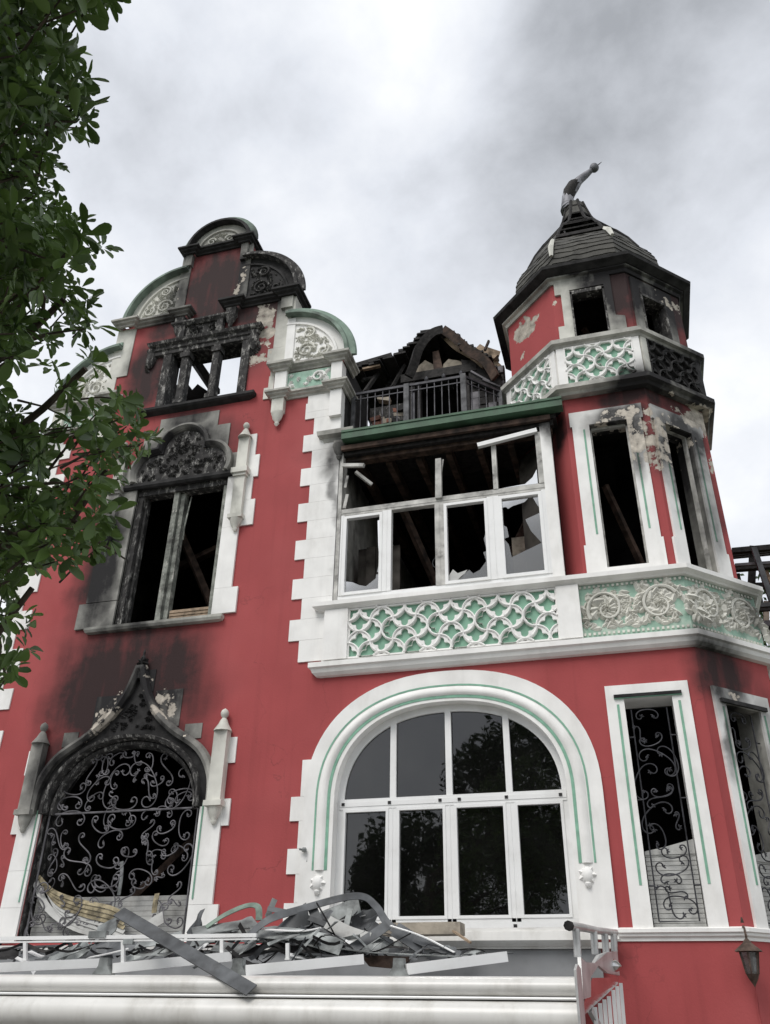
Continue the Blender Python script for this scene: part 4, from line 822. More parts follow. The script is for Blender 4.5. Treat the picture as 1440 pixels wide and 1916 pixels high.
def make_tracery(fr, u0, u1, v0, v1, a, cu, cv, wb, m, mback, depth=.055):
    """two half-round bars back to back in every cell of a chequered grid, cusped plates with four-lobed openings between them"""
    par = bpy.data.objects.new('tracery_panel', None); COL.objects.link(par); par.parent = V
    b = MB(); b.box(fr, u0, u1, v0, v1, wb-.004, wb+.004); b.build('backing', mback, par)
    plate = MB(); bars = MB(); ni = int((u1-u0)/a)+3; nj = int((v1-v0)/a)+3
    def clip(poly, e_=0):
        for ax, lim, sg in ((0, u0+e_, 1), (0, u1-e_, -1), (1, v0+e_, 1), (1, v1-e_, -1)):
            o = []
            for i in range(len(poly)):
                p, q = poly[i-1], poly[i]; ip = (p[ax]-lim)*sg >= 0; iq = (q[ax]-lim)*sg >= 0
                if ip != iq: t = (lim-p[ax])/(q[ax]-p[ax]); o.append((p[0]+(q[0]-p[0])*t, p[1]+(q[1]-p[1])*t))
                if iq: o.append(q)
            poly = o
            if not poly: break
        return poly
    def runs(pts):
        cur = []; out = []
        for p in pts:
            if u0 <= p[0] <= u1 and v0 <= p[1] <= v1: cur.append(p)
            else:
                if len(cur) > 1: out.append(cur)
                cur = []
        if len(cur) > 1: out.append(cur)
        return out
    for i in range(-ni, ni):
        for j in range(-nj, nj):
            pu, pv = cu+i*a, cv+j*a; vert = (i+j) % 2 == 0
            if not (u0-a < pu < u1+a and v0-a < pv < v1+a): continue
            for s in (1, -1):
                e1 = (0, s) if vert else (s, 0); e2 = (-e1[1], e1[0])
                Lw = lambda q: (pu+q[0]*e1[0]+q[1]*e2[0], pv+q[0]*e1[1]+q[1]*e2[1])
                arc = [Lw((a/2+a/2*cos(pi/2+pi*k/16), a/2*sin(pi/2+pi*k/16))) for k in range(17)]
                for sg in runs(arc): bars.curve(fr, sg, [(-.019, wb), (-.013, wb+depth), (0, wb+depth+.01), (.013, wb+depth), (.019, wb)])
                loc_ = [(a/2+a/2*cos(pi/2+pi*k/12), a/2*sin(pi/2+pi*k/12)) for k in range(12)]
                loc_ += [(a-a/2*cos(pi/2*k/6), -a/2+a/2*sin(pi/2*k/6)) for k in range(6)]+[(a, 0)]+[(a-a/2*cos(pi/2*k/6), a/2-a/2*sin(pi/2*k/6)) for k in range(5, 0, -1)]
                W2 = clip([Lw(q) for q in loc_])
                if len(W2) < 4: continue
                eye = Lw((a*.46, 0)); I = []
                for k in range(36):
                    t = 2*pi*k/36; c2 = abs(cos(2*t)); ri = a*(.21+.185*c2) if c2 > .3 else a*.235
                    I.append((eye[0]+cos(t)*ri, eye[1]+sin(t)*ri))
                g_ = .012; ins = all(u0+g_ < x < u1-g_ and v0+g_ < y < v1-g_ for x, y in I)
                if not ins:
                    I = [p for p in clip(I, .022)]
                    if len(I) < 5: I = None
                plate.prism(fr, W2, [I] if I else [], wb+.001, wb+.045, back=False)
    plate.build('cusped_plate', m, par); bars.build('tracery_bar', m, par, smooth=45)
make_tracery(FW, -3.72, -.74, 5.975, 6.735, .335, -3.72+.17, 6.37, .024, WHITE, PANELG)
# carved rinceau panels on the tower parapet
def rinceau(fr, u0, u1, v0, v1, w0, m, seed, par):
    b = MB(); rnd = random.Random(seed); per = .62; n = max(1, round((u1-u0)/per)); per = (u1-u0)/n; vm = (v0+v1)/2; h = (v1-v0)/2
    for i in range(n):
        cu = u0+(i+.5)*per; s = 1 if i % 2 == 0 else -1
        pts = []; turns = 1.3; r0 = h*.95
        for k in range(36):
            t = k/35*turns; r = r0*(1-t/(turns+.25)); a = (pi if s > 0 else 0)+s*t*2*pi*-1+.5
            pts.append((cu+r*cos(a)*.92, vm+r*sin(a)))
        b.tube([fr.P(*p, w0+.03) for p in pts], [.026-.014*k/36 for k in range(36)], 6)
        for k in range(0, 34, 2):
            p = pts[k]; q = pts[k+1]; a = atan2(q[1]-p[1], q[0]-p[0])
            for sd in (1, -1):
                L_ = rnd.uniform(.14, .23)*(1 if sd*s < 0 else .7)*(1.25-k/40); b.leafblob(fr, p[0], p[1], a+sd*rnd.uniform(.7, 1.3), L_, L_*.34, w0, rnd.uniform(.03, .07))
        for k in range(6): b.leafblob(fr, cu, vm, k*1.05, .07, .03, w0, .07)
        # sweeping acanthus between scrolls
        x = u0+(i+1)*per
        if i < n-1 or True:
            for k in range(16): b.leafblob(fr, x-.14+k*.02+rnd.uniform(-.03, .03), vm-s*h*.85+s*k*h*.11, (s*1.1)+rnd.uniform(-.9, .9), rnd.uniform(.12, .2), .045, w0, rnd.uniform(.04, .075))
    relief(b, fr, lambda u, v: v0+.02 < v < v1-.02 and u0 < u < u1, (u0, u1, v0, v1), int((u1-u0)*48), w0, rnd, .15)
    b.build('carved_relief', m, par)
    d = MB()
    k = u0
    while k < u1-.04:
        for vv in (v0-.055, v1+.025): d.box(fr, k, k+.032, vv, vv+.032, w0, w0+.02)
        k += .062
    d.build('dentil_course', m, par, kind='stuff')
p0, Lp = ofr(AG, 0); p1, _ = ofr(AG, 1); p2, _ = ofr(AG, 2)
TP = bpy.data.objects.new('tower_parapet', None); COL.objects.link(TP); TP.parent = V
rinceau(p0, -.03, Lp-.01, 6.06, 6.66, .02, WSTONE, 1, TP); rinceau(p1, .01, Lp-.02, 6.06, 6.66, .02, WSTONE, 2, TP); rinceau(p2, .02, Lp, 6.06, 6.66, .02, STONE, 3, TP)
# upper tower parapet
ua = 1.56
flat(octpath(ua, -2, 3), [(-.1, tk(9.93)), (.03, tk(9.93)), (.06, tk(9.97)), (.13, tk(10.0)), (.13, tk(10.08)), (-.1, tk(10.1))], 'tower_cornice', STONE)
flat(octpath(ua, -2, 3), [(-.1, tk(10.86)), (.05, tk(10.86)), (.07, tk(10.9)), (.12, tk(10.92)), (.12, tk(11.0)), (-.1, tk(11.02))], 'tower_cornice', STONE)
for k, mm, mbk in ((-1, WHITE, PANELG), (0, WHITE, PANELG), (1, CHARD, BLACK)):
    f_, Lf = ofr(ua, k)
    if k < 2: make_tracery(f_, .12, Lf-.11, tk(10.1), tk(10.86), .31, .12+.15, tk(10.48), .01, mm, mbk)
    b = MB(); b.box(f_, 0.0, .12, tk(10.1), tk(10.86), -.1, .045); b.build('pier', WHITE if k < 1 else WSTONE, V)
    b = MB(); b.box(f_, Lf-.115, Lf, tk(10.1), tk(10.86), -.1, .045); b.build('pier', WHITE if k < 1 else CHARD, V)
flat(octpath(ua-.06, -2, 3), [(-.02, tk(10.08)), (0.04, tk(10.08)), (.04, tk(10.88)), (-.02, tk(10.88))], 'parapet_core', PANELG)
flat(octpath(AT, -2, 3), [(-.1, tk(12.36)), (.03, tk(12.36)), (.05, tk(12.42)), (.1, tk(12.44)), (.1, tk(12.47)), (-.1, tk(12.47))], 'tower_cornice', WSTONE)
flat(octpath(AT, -3, 4), [(-.1, tk(12.47)), (.12, tk(12.47)), (.17, tk(12.50)), (.24, tk(12.54)), (.25, tk(12.6)), (-.1, tk(12.64))], 'tower_roof_cornice', CHARD)

# ---- dome
DM = bpy.data.objects.new('dome_roof', None); COL.objects.link(DM); DM.parent = V
prof = [(1.25, 12.62), (1.27, 13.0), (1.29, 13.35), (1.27, 13.6), (1.17, 13.86), (1.02, 14.07)]
def profr(z):
    for (r0, z0), (r1, z1) in zip(prof, prof[1:]):
        if z0 <= z <= z1: return r0+(r1-r0)*(z-z0)/(z1-z0)
    return prof[-1][0]
for k in range(-2, 5):
    zz_ = 12.62
    while zz_ < 14.03:
        z1 = min(zz_+.115, 14.07); r0 = profr(zz_); r1 = profr(z1)
        a0 = octv(r0+.014, k); a1 = octv(r0+.014, k+1); c0 = octv(r1, k); c1 = octv(r1, k+1); d0 = octv(r0-.02, k); d1 = octv(r0-.02, k+1)
        b = MB(); n = 9; vs = []
        for i in range(n+1):
            t = i/n; j = R.uniform(-.018, .018)
            vs += [(a0[0]+(a1[0]-a0[0])*t, a0[1]+(a1[1]-a0[1])*t, zz_+j), (c0[0]+(c1[0]-c0[0])*t, c0[1]+(c1[1]-c0[1])*t, z1+.01), (d0[0]+(d1[0]-d0[0])*t, d0[1]+(d1[1]-d0[1])*t, zz_+j)]
        b.add(vs, [(3*i, 3*i+3, 3*i+4, 3*i+1) for i in range(n)]+[(3*i, 3*i+2, 3*i+5, 3*i+3) for i in range(n)])
        b.build('slate_course', SLATE, DM); zz_ += .115
for k in (0, 1):
    b = MB(); pts = [(*octv(r+.03, k), z) for r, z in prof[2:]]
    b.tube(pts[k:k+3], [.035, .055, .04], 5); b.build('hip_flashing', WSTONE, DM, label='flaking white hip flashing')
b = MB(); top = octv(1.08, 0); b.plan([octv(1.03, k) for k in (0, 1)], [(0, 14.05), (.05, 14.05), (.05, 14.12), (0, 14.13)]); b.build('broken_edge_board', CWOOD, DM)
# charred ribs and the lantern skirt
b = MB()
prof2 = [(1.02, 14.08), (.87, 14.44), (.69, 14.77), (.5, 15.02), (.36, 15.24), (.27, 15.5), (.2, 15.8), (.16, 16.0)]
for k in range(8):
    b.tube([(*octv(r, k), z) for r, z in prof2], [.03]*8, 5)
for r, z in prof2[1:-1:1]:
    ps = [(*octv(r, k), z) for k in range(-2, 5)]; b.tube(ps, .022, 4)
b.build('charred_rib', CWOOD, DM)
def panelstrip(ks, i0, i1, m, name):
    b = MB()
    for k in ks:
        for (r0, z0), (r1, z1) in list(zip(prof2, prof2[1:]))[i0:i1]:
            q = [(*octv(r0, k), z0), (*octv(r0, k+1), z0), (*octv(r1, k+1), z1), (*octv(r1, k), z1)]; b.add(q, [(0, 1, 2, 3)])
    b.build(name, m, DM)
panelstrip((2, 3, 4, 5, 6), 0, 7, SLATE, 'rear_slates'); panelstrip((-1,), 0, 3, SLATE, 'side_slates'); panelstrip((1,), 0, 3, SLATE, 'side_slates'); panelstrip((0, 1, -1), 5, 7, SLATE, 'skirt_slates')
b = MB()
for i in range(14):
    k = R.choice((-1, 0, 1)); p = Vector((*octv(1.0, k), 14.05)).lerp(Vector((*octv(1.0, k+1), 14.05)), R.random()); q = p+Vector((R.uniform(-.12, .12), R.uniform(.1, .5), R.uniform(.15, .42))); b.beam(p, q, .03, .035)
b.build('burnt_stub', CWOOD, DM)
FN = bpy.data.objects.new('bent_finial', None); COL.objects.link(FN); FN.parent = V
fp = [(.15, 1.62, 15.95), (.13, 1.65, 16.15), (.15, 1.65, 16.38), (.26, 1.65, 16.6), (.42, 1.65, 16.8), (.58, 1.65, 16.93), (.7, 1.65, 17.03)]
b = MB(); b.tube(fp, [.19, .135, .12, .135, .09, .075, .05], 10); b.lathe((.18, 1.63, 15.92), [(.19, 0), (.2, .05), (.15, .09)], 10); b.build('lead_stem', LEAD, FN, smooth=50)
b = MB(); b.tube([(.14, 1.65, 16.3), (.2, 1.63, 16.5), (.3, 1.63, 16.68), (.38, 1.64, 16.74)], [.118, .135, .125, .09], 9); b.build('burnt_tear', CWOOD, FN, smooth=50)
b = MB(); b.lathe((.76, 1.65, 16.98), [(.01, 0), (.06, .02), (.095, .07), (.1, .11), (.08, .17), (.03, .2), (.01, .21)], 12); b.tube([(.82, 1.65, 17.13), (.93, 1.65, 17.22)], [.02, .006], 5); b.build('ball', LEAD, FN, smooth=60)

# ---- loggia
LG = bpy.data.objects.new('loggia_window', None); COL.objects.link(LG); LG.parent = V
b = MB(); GX0, GX1 = tx(-3.99, .2), tx(-.38, .2); b.box(F0, GX0, GX1, 9.70, 9.845, .02, .2); b.box(F0, GX0, GX1, 9.82, 9.86, .2, .215); b.build('green_gutter', BEAMG, V)
b = MB()
b.box(F0, -3.98, -.5, 9.62, 9.76, -1.2, .02); b.box(F0, -3.97, -.55, 9.5, 9.6, -.08, .0); b.build('soffit', CWOOD, V)
b = MB(); b.box(F0, -3.95, -.58, 9.56, 9.64, .03, .09); b.build('soffit_batten', CWOOD2, V)
b = MB(); b.box(F0, -3.97, -.58, 9.44, 9.53, -.25, -.1); b.build('soffit_batten', CWOOD2, V)
b = MB(); b.box(F0, -4.0, -.42, 9.83, 9.95, -2.6, .02); b.build('terrace_roof', CHARD, V)
for i in range(7): slab('ceiling_joist', CWOOD2, -3.8+i*.5, -3.7+i*.5, 9.42, 9.6, -4.5, -.3)
b = MB(); b.box(F0, -4.0, .3, 9.6, 9.75, -5.5, -1.2); b.build('burnt_ceiling', BLACK, V)
slab('loggia_floor', BLACK, -4.0, -.3, 5.85, 5.95, -5.5, -.3)
b = MB(); b.box(F0, -.76, -.6, 6.88, 9.55, -.25, .02); b.build('post', WHITE, LG)
b = MB(); b.box(F0, -3.99, -3.93, 6.88, 9.55, -.2, .01); b.build('post', ALUD, LG)
b = MB(); b.box(F0, -3.93, -.76, 6.88, 6.99, -.1, .0); b.build('bottom_rail', ALU, LG)
b = MB(); b.box(F0, -3.93, -.76, 8.36, 8.48, -.1, .0); b.box(F0, -3.93, -.76, 8.4, 8.42, .0, .006); b.build('transom', ALUD, LG)
for x0, x1, z0, z1, m in ((-3.92, -3.87, 6.99, 8.36, ALU), (-3.25, -3.11, 6.99, 8.36, ALU), (-2.43, -2.29, 6.99, 8.36, ALUD), (-1.63, -1.46, 6.99, 8.36, ALU), (-.82, -.76, 6.99, 8.36, ALU), (-1.52, -1.45, 8.48, 9.3, ALUD), (-.84, -.76, 8.48, 9.4, ALUD)):
    b = MB(); b.box(F0, x0, x1, z0, z1, -.09, .01); b.box(F0, (x0+x1)/2-.005, (x0+x1)/2+.005, z0, z1, .01, .016); b.build('mullion', m, LG)
b = MB(); b.beam((-2.36, -.01, 8.44), (-2.35, -.02, 9.15), .1, .07, w2=.09); b.beam((-2.34, .0, 8.7), (-2.28, 0, 9.15), .015, .02); b.build('buckled_mullion', ALUD, LG)
b = MB(); b.beam((-1.72, -.06, 9.27), (-.8, -.02, 9.42), .07, .07); b.build('sprung_head_rail', ALU, LG)
b = MB(); b.beam((-3.93, -.02, 9.3), (-3.55, -.08, 9.2), .05, .06); b.build('sprung_head_rail', ALUD, LG)
b = MB(); b.beam((-3.75, .1, 9.22), (-3.5, .2, 9.0), .05, .05); b.beam((-3.88, 0, 8.5), (-3.84, 0, 8.75), .05, .02); b.beam((-3.88, 0, 8.88), (-3.85, 0, 9.1), .04, .02); b.build('hanging_scrap', ALUD, LG)
# casements
def casement(x0, x1, z0, z1, m, fw=.045):
    b = MB(); b.prism(F0, rect(x0, x1, z0, z1), [rect(x0+fw, x1-fw, z0+fw, z1-fw)], -.06, .02); b.build('casement', m, LG)
casement(-3.87, -3.25, 6.99, 8.34, ALU); casement(-2.29, -1.63, 6.99, 8.34, ALU); casement(-1.46, -.82, 6.99, 8.34, ALU, .05)
ZE = lambda x, y: (lambda p: (p.x, p.z))(at(560+x/2.769, 900+y/2.769, .03))
def shard(pts, m=DGLASS):
    b = MB(); b.prism(Fr(0, .03), [ZE(*p) for p in pts], [], -.003, .003); b.build('broken_pane', m, LG)
shard([(208, 595), (415, 572), (420, 480), (398, 485), (395, 505), (370, 525), (345, 545), (310, 540), (275, 525), (232, 520), (228, 490), (215, 470), (232, 420), (225, 400), (238, 350), (232, 310), (222, 200), (213, 250)])
shard([(420, 480), (425, 200), (405, 205), (408, 330), (415, 420), (402, 470)])
shard([(770, 525), (1000, 505), (985, 300), (975, 230), (955, 300), (965, 340), (978, 360), (952, 370), (968, 415), (935, 460), (900, 480), (880, 460), (830, 500), (820, 515)])
shard([(770, 525), (830, 515), (870, 460), (820, 478), (795, 458), (772, 495)], BLIND)
shard([(1045, 495), (1290, 470), (1275, 150), (1170, 200), (1200, 260), (1255, 320), (1100, 395), (1085, 330), (1060, 300), (1085, 290), (1075, 240), (1050, 225), (1042, 140), (1040, 300)])
shard([(1042, 140), (1042, 105), (1190, 85), (1165, 110), (1105, 130), (1080, 145), (1070, 135)])
shard([(1275, 150), (1255, 60), (1200, 72), (1235, 130), (1255, 145)])
b = MB(); b.prism(Fr(0, .03), [(-.86, 8.5), (-.86, 8.75), (-.93, 8.62), (-1.05, 8.52), (-1.4, 8.5)], [], -.003, .003); b.build('broken_pane', DGLASS, LG)
# things inside the loggia room
b = MB(); b.box(Fr(0, .9), -3.9, -3.2, 6.0, 8.2, 0, .06); b.box(Fr(0, .85), -3.75, -3.6, 7.0, 8.2, 0, .05); b.build('scorched_inner_wall', INTG, V)
b = MB(); b.box(Fr(0, 1.3), -1.45, -1.0, 7.55, 8.3, 0, .06); b.build('patch_of_plaster', PLAST, V)
b = MB(); b.box(Fr(0, 1.29), -1.5, -.9, 7.2, 7.6, 0, .08); b.build('patch_of_brick', BRICK, V)
b = MB(); ps = [(-2.52+.07*cos(t/10*2*pi), .5, 7.62+.09*sin(t/10*2*pi)) for t in range(11)]; b.tube(ps, .008, 5); b.build('hanging_wire', GALV, V)

# ---- terrace railing above the loggia
RL = bpy.data.objects.new('terrace_railing', None); COL.objects.link(RL); RL.parent = V
a = Vector((-3.9, .3, 0)); c = Vector((-1.95, .3, 0)); d = Vector((-1.43, .87, 0)); zt = 10.98
for p, q in ((a, c), (c, d)):
    b = MB(); b.beam(p+Vector((0, 0, zt)), q+Vector((0, 0, zt)), .04, .045); b.beam(p+Vector((0, 0, zt-.12)), q+Vector((0, 0, zt-.12)), .02, .02); b.beam(p+Vector((0, 0, 10.03)), q+Vector((0, 0, 10.03)), .03, .03); b.build('top_rail', IRON, RL)
    n = int((q-p).length/.13)
    for i in range(1, n):
        s_ = p.lerp(q, i/n); lean = R.uniform(-.012, .012); b = MB(); b.tube([(s_.x, s_.y, 9.95), (s_.x+lean, s_.y, zt)], .009, 5); b.build('baluster', IRONG, RL)
for x, y, s_ in ((-3.9, .3, .06), (-2.95, .3, .09), (-2.84, .34, .05), (-1.96, .28, .09), (-1.43, .87, .06)):
    b = MB(); b.box(Fr(x, y), -s_/2, s_/2, 9.95, 11.0 if s_ > .05 else 10.9, -s_/2, s_/2); b.build('railing_post', STEELP if s_ > .05 else IRON, RL)
b = MB()
for x in (-2.6, -2.3, -2.0): b.lathe((x, .3, 10.99), [(.02, 0), (.035, .04), (.03, .09), (.01, .12)], 7)
b.build('rail_knob', IRON, RL)
# ---- ruined dormer and roof
def PT(x, y, Y): return at(640+x/4.5, 600+y/4.5, Y)
DO = bpy.data.objects.new('ruined_dormer', None); COL.objects.link(DO); DO.parent = V
D1 = Fr(0, 1.5)
def pl(pts, Y): return [(PT(x, y, Y).x, PT(x, y, Y).z) for x, y in pts]
b = MB(); b.box(D1, -3.28, -3.08, 9.9, 12.0, -.1, .1); b.box(D1, -3.05, -2.98, 9.9, 12.0, -.08, .06); b.build('door_post', CWOOD, DO)
b = MB(); b.box(D1, -2.2, -2.05, 9.9, 12.05, -.1, .1); b.build('door_post', CWOOD, DO)
b = MB(); b.box(D1, -3.35, -1.9, 11.98, 12.17, -.08, .12); b.build('lintel', CWOOD, DO)
b = MB(); b.box(Fr(0, 2.6), -3.5, -1.9, 9.9, 12.6, -.1, 0); b.build('dark_back_wall', BLACK, DO)
b = MB(); b.prism(D1, jag(pl([(575, 465), (620, 400), (700, 335), (770, 370), (785, 425)], 1.5), .012, .08, R), [], -.04, .0); b.build('plaster_infill', PLAST, DO)
b = MB(); b.prism(D1, jag(pl([(845, 425), (850, 360), (900, 320), (1000, 345), (1060, 365), (1040, 385)], 1.5), .012, .08, R), [], -.04, .0); b.build('plaster_infill', PLAST, DO)
b = MB(); b.beam(PT(815, 440, 1.48), PT(790, 270, 1.48), .18, .1, upv=(0, 1, 0), w2=.12); b.build('king_post', CWOOD2, DO)
# curved barge boards
arcL = [(560, 470), (600, 380), (640, 250), (700, 160), (770, 100), (850, 75)]; arcR = [(850, 75), (930, 130), (1010, 200), (1090, 270), (1180, 320), (1240, 390), (1290, 480)]
for nm, arcp, m in (('barge_board', arcL, CWOOD), ('barge_board', arcR, CWOOD2)):
    ribbon(nm, A3([(640+x/4.5, 600+y/4.5, 1.2) for x, y in arcp], 4), .17, m, DO, side=(0, 0, 1) if False else (0, -.25, 1), th=.03)
ribbon('barge_board', A3([(640+x/4.5, 600+y/4.5, 1.35) for x, y in [(870, 110), (960, 200), (1060, 260), (1140, 310), (1210, 370)]], 4), .2, TANW, DO, side=(0, -.2, 1), th=.025)
# roof boarding sweeping back, torn into separate planks
rr = random.Random(5)
ridge = [(40, 400), (110, 375), (190, 350), (260, 330), (350, 290), (430, 262), (500, 235), (560, 200), (600, 155), (660, 105), (700, 72), (760, 58), (850, 52), (900, 85), (960, 130), (1030, 185), (1100, 222), (1180, 262), (1230, 330), (1290, 420)]
for i in range(len(ridge)-1):
    for k in range(3):
        t = rr.random(); x = ridge[i][0]*(1-t)+ridge[i+1][0]*t; y = ridge[i][1]*(1-t)+ridge[i+1][1]*t+rr.uniform(4, 34)
        p = PT(x, y, 1.15+rr.uniform(0, .25)); q = PT(x+rr.uniform(-15, 15), y-8, 3.0+rr.uniform(-.4, .6)); q.z = p.z+rr.uniform(-.25, .12); q.x = p.x+rr.uniform(-.12, .12)
        b = MB(); b.beam(p, q, rr.uniform(.12, .24), rr.uniform(.03, .06)); b.build('roof_plank', rr.choice((CWOOD, CWOOD, CWOOD, CHARD)), DO)
# interior underside masses behind the barge boards
b = MB(); b.prism(Fr(0, 2.0), jag(pl([(380, 520), (400, 420), (470, 330), (560, 240), (640, 170), (720, 120), (730, 165), (770, 160), (775, 110), (850, 90), (960, 180), (1060, 270), (1180, 360), (1260, 470), (1040, 520), (800, 440), (790, 300), (770, 235), (720, 255), (740, 290), (770, 300), (780, 330), (710, 325), (680, 310), (660, 350), (560, 480)], 2.0), .02, .15, rr), [], -.12, 0); b.build('charred_boarding', CWOOD, DO)
for pts, Yp in (([(360, 560), (380, 420), (420, 330), (475, 320), (450, 380), (425, 430), (540, 460), (560, 540)], 1.8), ([(40, 500), (170, 500), (300, 390), (420, 300), (410, 370), (330, 420), (270, 480), (225, 560), (205, 620), (180, 590), (150, 580), (120, 540), (110, 590), (60, 600)], 1.9), ([(1000, 330), (1120, 330), (1230, 390), (1330, 470), (1340, 580), (1200, 560), (1100, 520), (1040, 460)], 1.4)):
    b = MB(); b.prism(Fr(0, Yp), jag(pl(pts, Yp), .02, .12, rr), [], -.15, 0); b.build('charred_boarding', CWOOD, DO)
for (p, q, Ya, Yb, w, m) in (((45, 440), (320, 380), 1.3, 1.3, .07, TANW), ((60, 395), (420, 290), 1.5, 1.5, .1, CWOOD), ((190, 600), (330, 400), 1.2, 1.6, .1, CWOOD), ((170, 500), (340, 470), 1.4, 1.7, .08, CWOOD), ((420, 560), (520, 380), 1.3, 1.5, .09, CWOOD), ((1200, 250), (1235, 170), 1.9, 1.9, .06, CWOOD2), ((1150, 240), (1300, 330), 2.1, 2.1, .2, TANW), ((1200, 260), (1320, 300), 2.2, 2.3, .18, TANW), ((1240, 330), (1330, 420), 2.2, 2.2, .2, TANW), ((330, 590), (470, 540), 1.6, 1.9, .1, CWOOD), ((1080, 430), (1240, 520), 1.2, 1.3, .06, IRONG), ((1180, 500), (1330, 560), 1.2, 1.3, .05, IRONG)):
    b = MB(); b.beam(PT(*p, Ya), PT(*q, Yb), w, w*.6); b.build('rafter', m, DO)
# alligatored timber wall to the right of the door
rp = random.Random(8)
for i in range(4):
    for j in range(9):
        x0 = -2.05+i*.16; z0 = 10.6+j*.16
        b = MB(); b.box(D1, x0+.008, x0+.152, z0+.008, z0+.152, -.02, rp.uniform(.01, .06)); b.build('charred_block', IRONG if rp.random() < .5 else CWOOD, DO)
b = MB(); b.box(D1, -2.05, -1.4, 9.9, 12.1, -.1, -.02); b.build('timber_wall', CWOOD, DO)
# masonry rubble left of the door
RB = bpy.data.objects.new('rubble_pile', None); COL.objects.link(RB); RB.parent = V
for i in range(46):
    x = rp.uniform(-3.85, -3.2); z0 = 9.98+rp.random()**1.2*1.55*(1-abs(x+3.55)*.8); y = 1.0+rp.uniform(0, .35)
    s1, s2, s3 = rp.uniform(.1, .22), rp.uniform(.06, .11), rp.uniform(.1, .16)
    b = MB(); fr_ = Fr(x, y, cos(rp.uniform(-.5, .5)), rp.uniform(-.3, .3)); b.prism(fr_, jag(rect(-s1/2, s1/2, z0, z0+s2), .015, .08, rp), [], -s3, 0); b.build('broken_brick', rp.choice((BRICK, PLAST, PLAST, CHARD, CHARD, CHAR)), RB)
b = MB(); b.box(Fr(0, 1.4), -3.95, -3.2, 9.9, 11.5, -.3, 0); b.build('brick_stub_wall', CHAR, V)
b = MB(); b.box(Fr(-3.985, 0, 0, 1, 1, 0), .12, 1.4, 9.95, 11.6, -.02, .0); b.build('sooty_side_wall', CHARD, V)

# ------------------------------------------------------------------ wall lantern
LP = thing('wall_lantern', 'rusty brown hanging wall lantern with glass sides on the red tower base', 'lantern', loc=(.9, -.22, 1.9))
def loc(b, dx, dy, dz): b.v = [(x-dx, y-dy, (z-2.3)*.9+2.37-dz) for x, y, z in b.v]; return b
lx, ly = .9, -.22
def lb(b, name, m, **kw): return loc(b, lx, ly, 1.9).build(name, m, LP, **kw)
b = MB(); b.lathe((lx, ly, 2.18), [(.15, 0), (.14, .015), (.05, .09), (.03, .12), (.012, .14), (.012, .18)], 6, rot=.3); lb(b, 'roof', LANT)
b = MB()
for k in range(6):
    a = .3+k*pi/3; b.beam((lx+.1*cos(a), ly+.1*sin(a), 2.18), (lx+.065*cos(a), ly+.065*sin(a), 1.95), .014, .014)
lb(b, 'cage', LANT)
b = MB(); b.lathe((lx, ly, 1.95), [(.058, 0), (.092, .22)], 6, rot=.3); lb(b, 'glass', DGLASS)
b = MB(); b.lathe((lx, ly, 1.82), [(.005, 0), (.02, .03), (.05, .08), (.07, .13)], 6, rot=.3); lb(b, 'base', LANT)
b = MB(); b.tube([(lx, ly, 2.35), (lx, ly+.02, 2.42), (lx, -.1, 2.46), (lx, 0.0, 2.44)], .012, 5); b.tube([(lx, -.07, 2.5), (lx, -.07, 2.56)], [.02, .008], 5); lb(b, 'bracket', LANT)
b = MB(); b.tube([(lx+.02, -.015, 1.9), (lx, -.012, 1.7), (lx+.03, -.012, 1.45), (lx+.1, -.012, 1.25), (lx+.25, -.012, 1.1)], .006, 4); b.build('power_cable', RED, None, label='thin red painted cable hanging down the wall below the lantern', category='cable')
# tap-like fixture by the arched window
b = MB(); p = (-4.19, 3.44)
b.tube([(p[0], 0, p[1]), (p[0], -.08, p[1]), (p[0]-.06, -.1, p[1]+.01)], .014, 6); b.tube([(p[0]+.02, -.02, p[1]+.06), (p[0]+.03, -.03, p[1]-.14)], .018, 6); b.lathe((p[0], -.08, p[1]-.02), [(.03, 0), (.035, .03), (.02, .05)], 8)
b.build('wall_bracket', GALVL, None, smooth=40, label='small pale metal bracket fixed to the white stones left of the arched window', category='bracket')

# ------------------------------------------------------------------ pergola / awning along the foot of the wall
PG = thing('awning_canopy', 'long cream metal awning canopy with rounded front cassette below the wrecked facade', 'awning')
YF = -3.0; FA = Fr(0, YF)
def ext(name, x0, x1, prof, m, par=PG, **kw):
    """prof: (out, z) in front of YF"""
    b = MB(); b.plan([(x0, YF), (x1, YF)], prof); return b.build(name, m, par, smooth=50, **kw)
roll = [(.0, 1.76)]+[(.12*cos(t)+.02, 1.835+.075*sin(t)) for t in [(-pi/2+pi*i/10) for i in range(11)]]+[(-.12, 1.92), (-.12, 1.76)]
ext('front_roll', -11.5, -.66, roll, AWN)
ext('seam_strip', -11.5, -.66, [(.0, 1.745), (.155, 1.745), (.16, 1.755), (.155, 1.765), (0, 1.765)], ALU)
low = [(-.1, 1.74)]+[(.1+.13*sin(t), 1.615+.125*cos(t)) for t in [pi*i/14 for i in range(15)]]+[(-.1, 1.48)]
ext('front_gutter', -11.5, -.66, low, AWN)
b = MB(); b.prism(Fr(-.66, YF, 0, -1, 1, 0), [(-.16, 1.2), (.3, 1.2), (.3, 1.95), (.1, 2.0), (-.16, 1.98)], [], 0, .02); b.build('end_plate', PSTEEL, PG)
b = MB(); b.box(Fr(0, -.02), -11.5, -.45, 2.3, 2.36, 0, .16); b.plan([(-3.0, -.02), (-.7, -.02)], [(0, 2.3), (.18, 2.32), (.24, 2.38), (.22, 2.47), (.1, 2.52), (0, 2.52)]); b.build('rear_cassette', AWN, PG, smooth=50)
b = MB(); b.box(Fr(0, -.02), -11.5, -.62, 1.9, 2.295, .02, .1); b.build('rear_flashing', DECKM, PG)
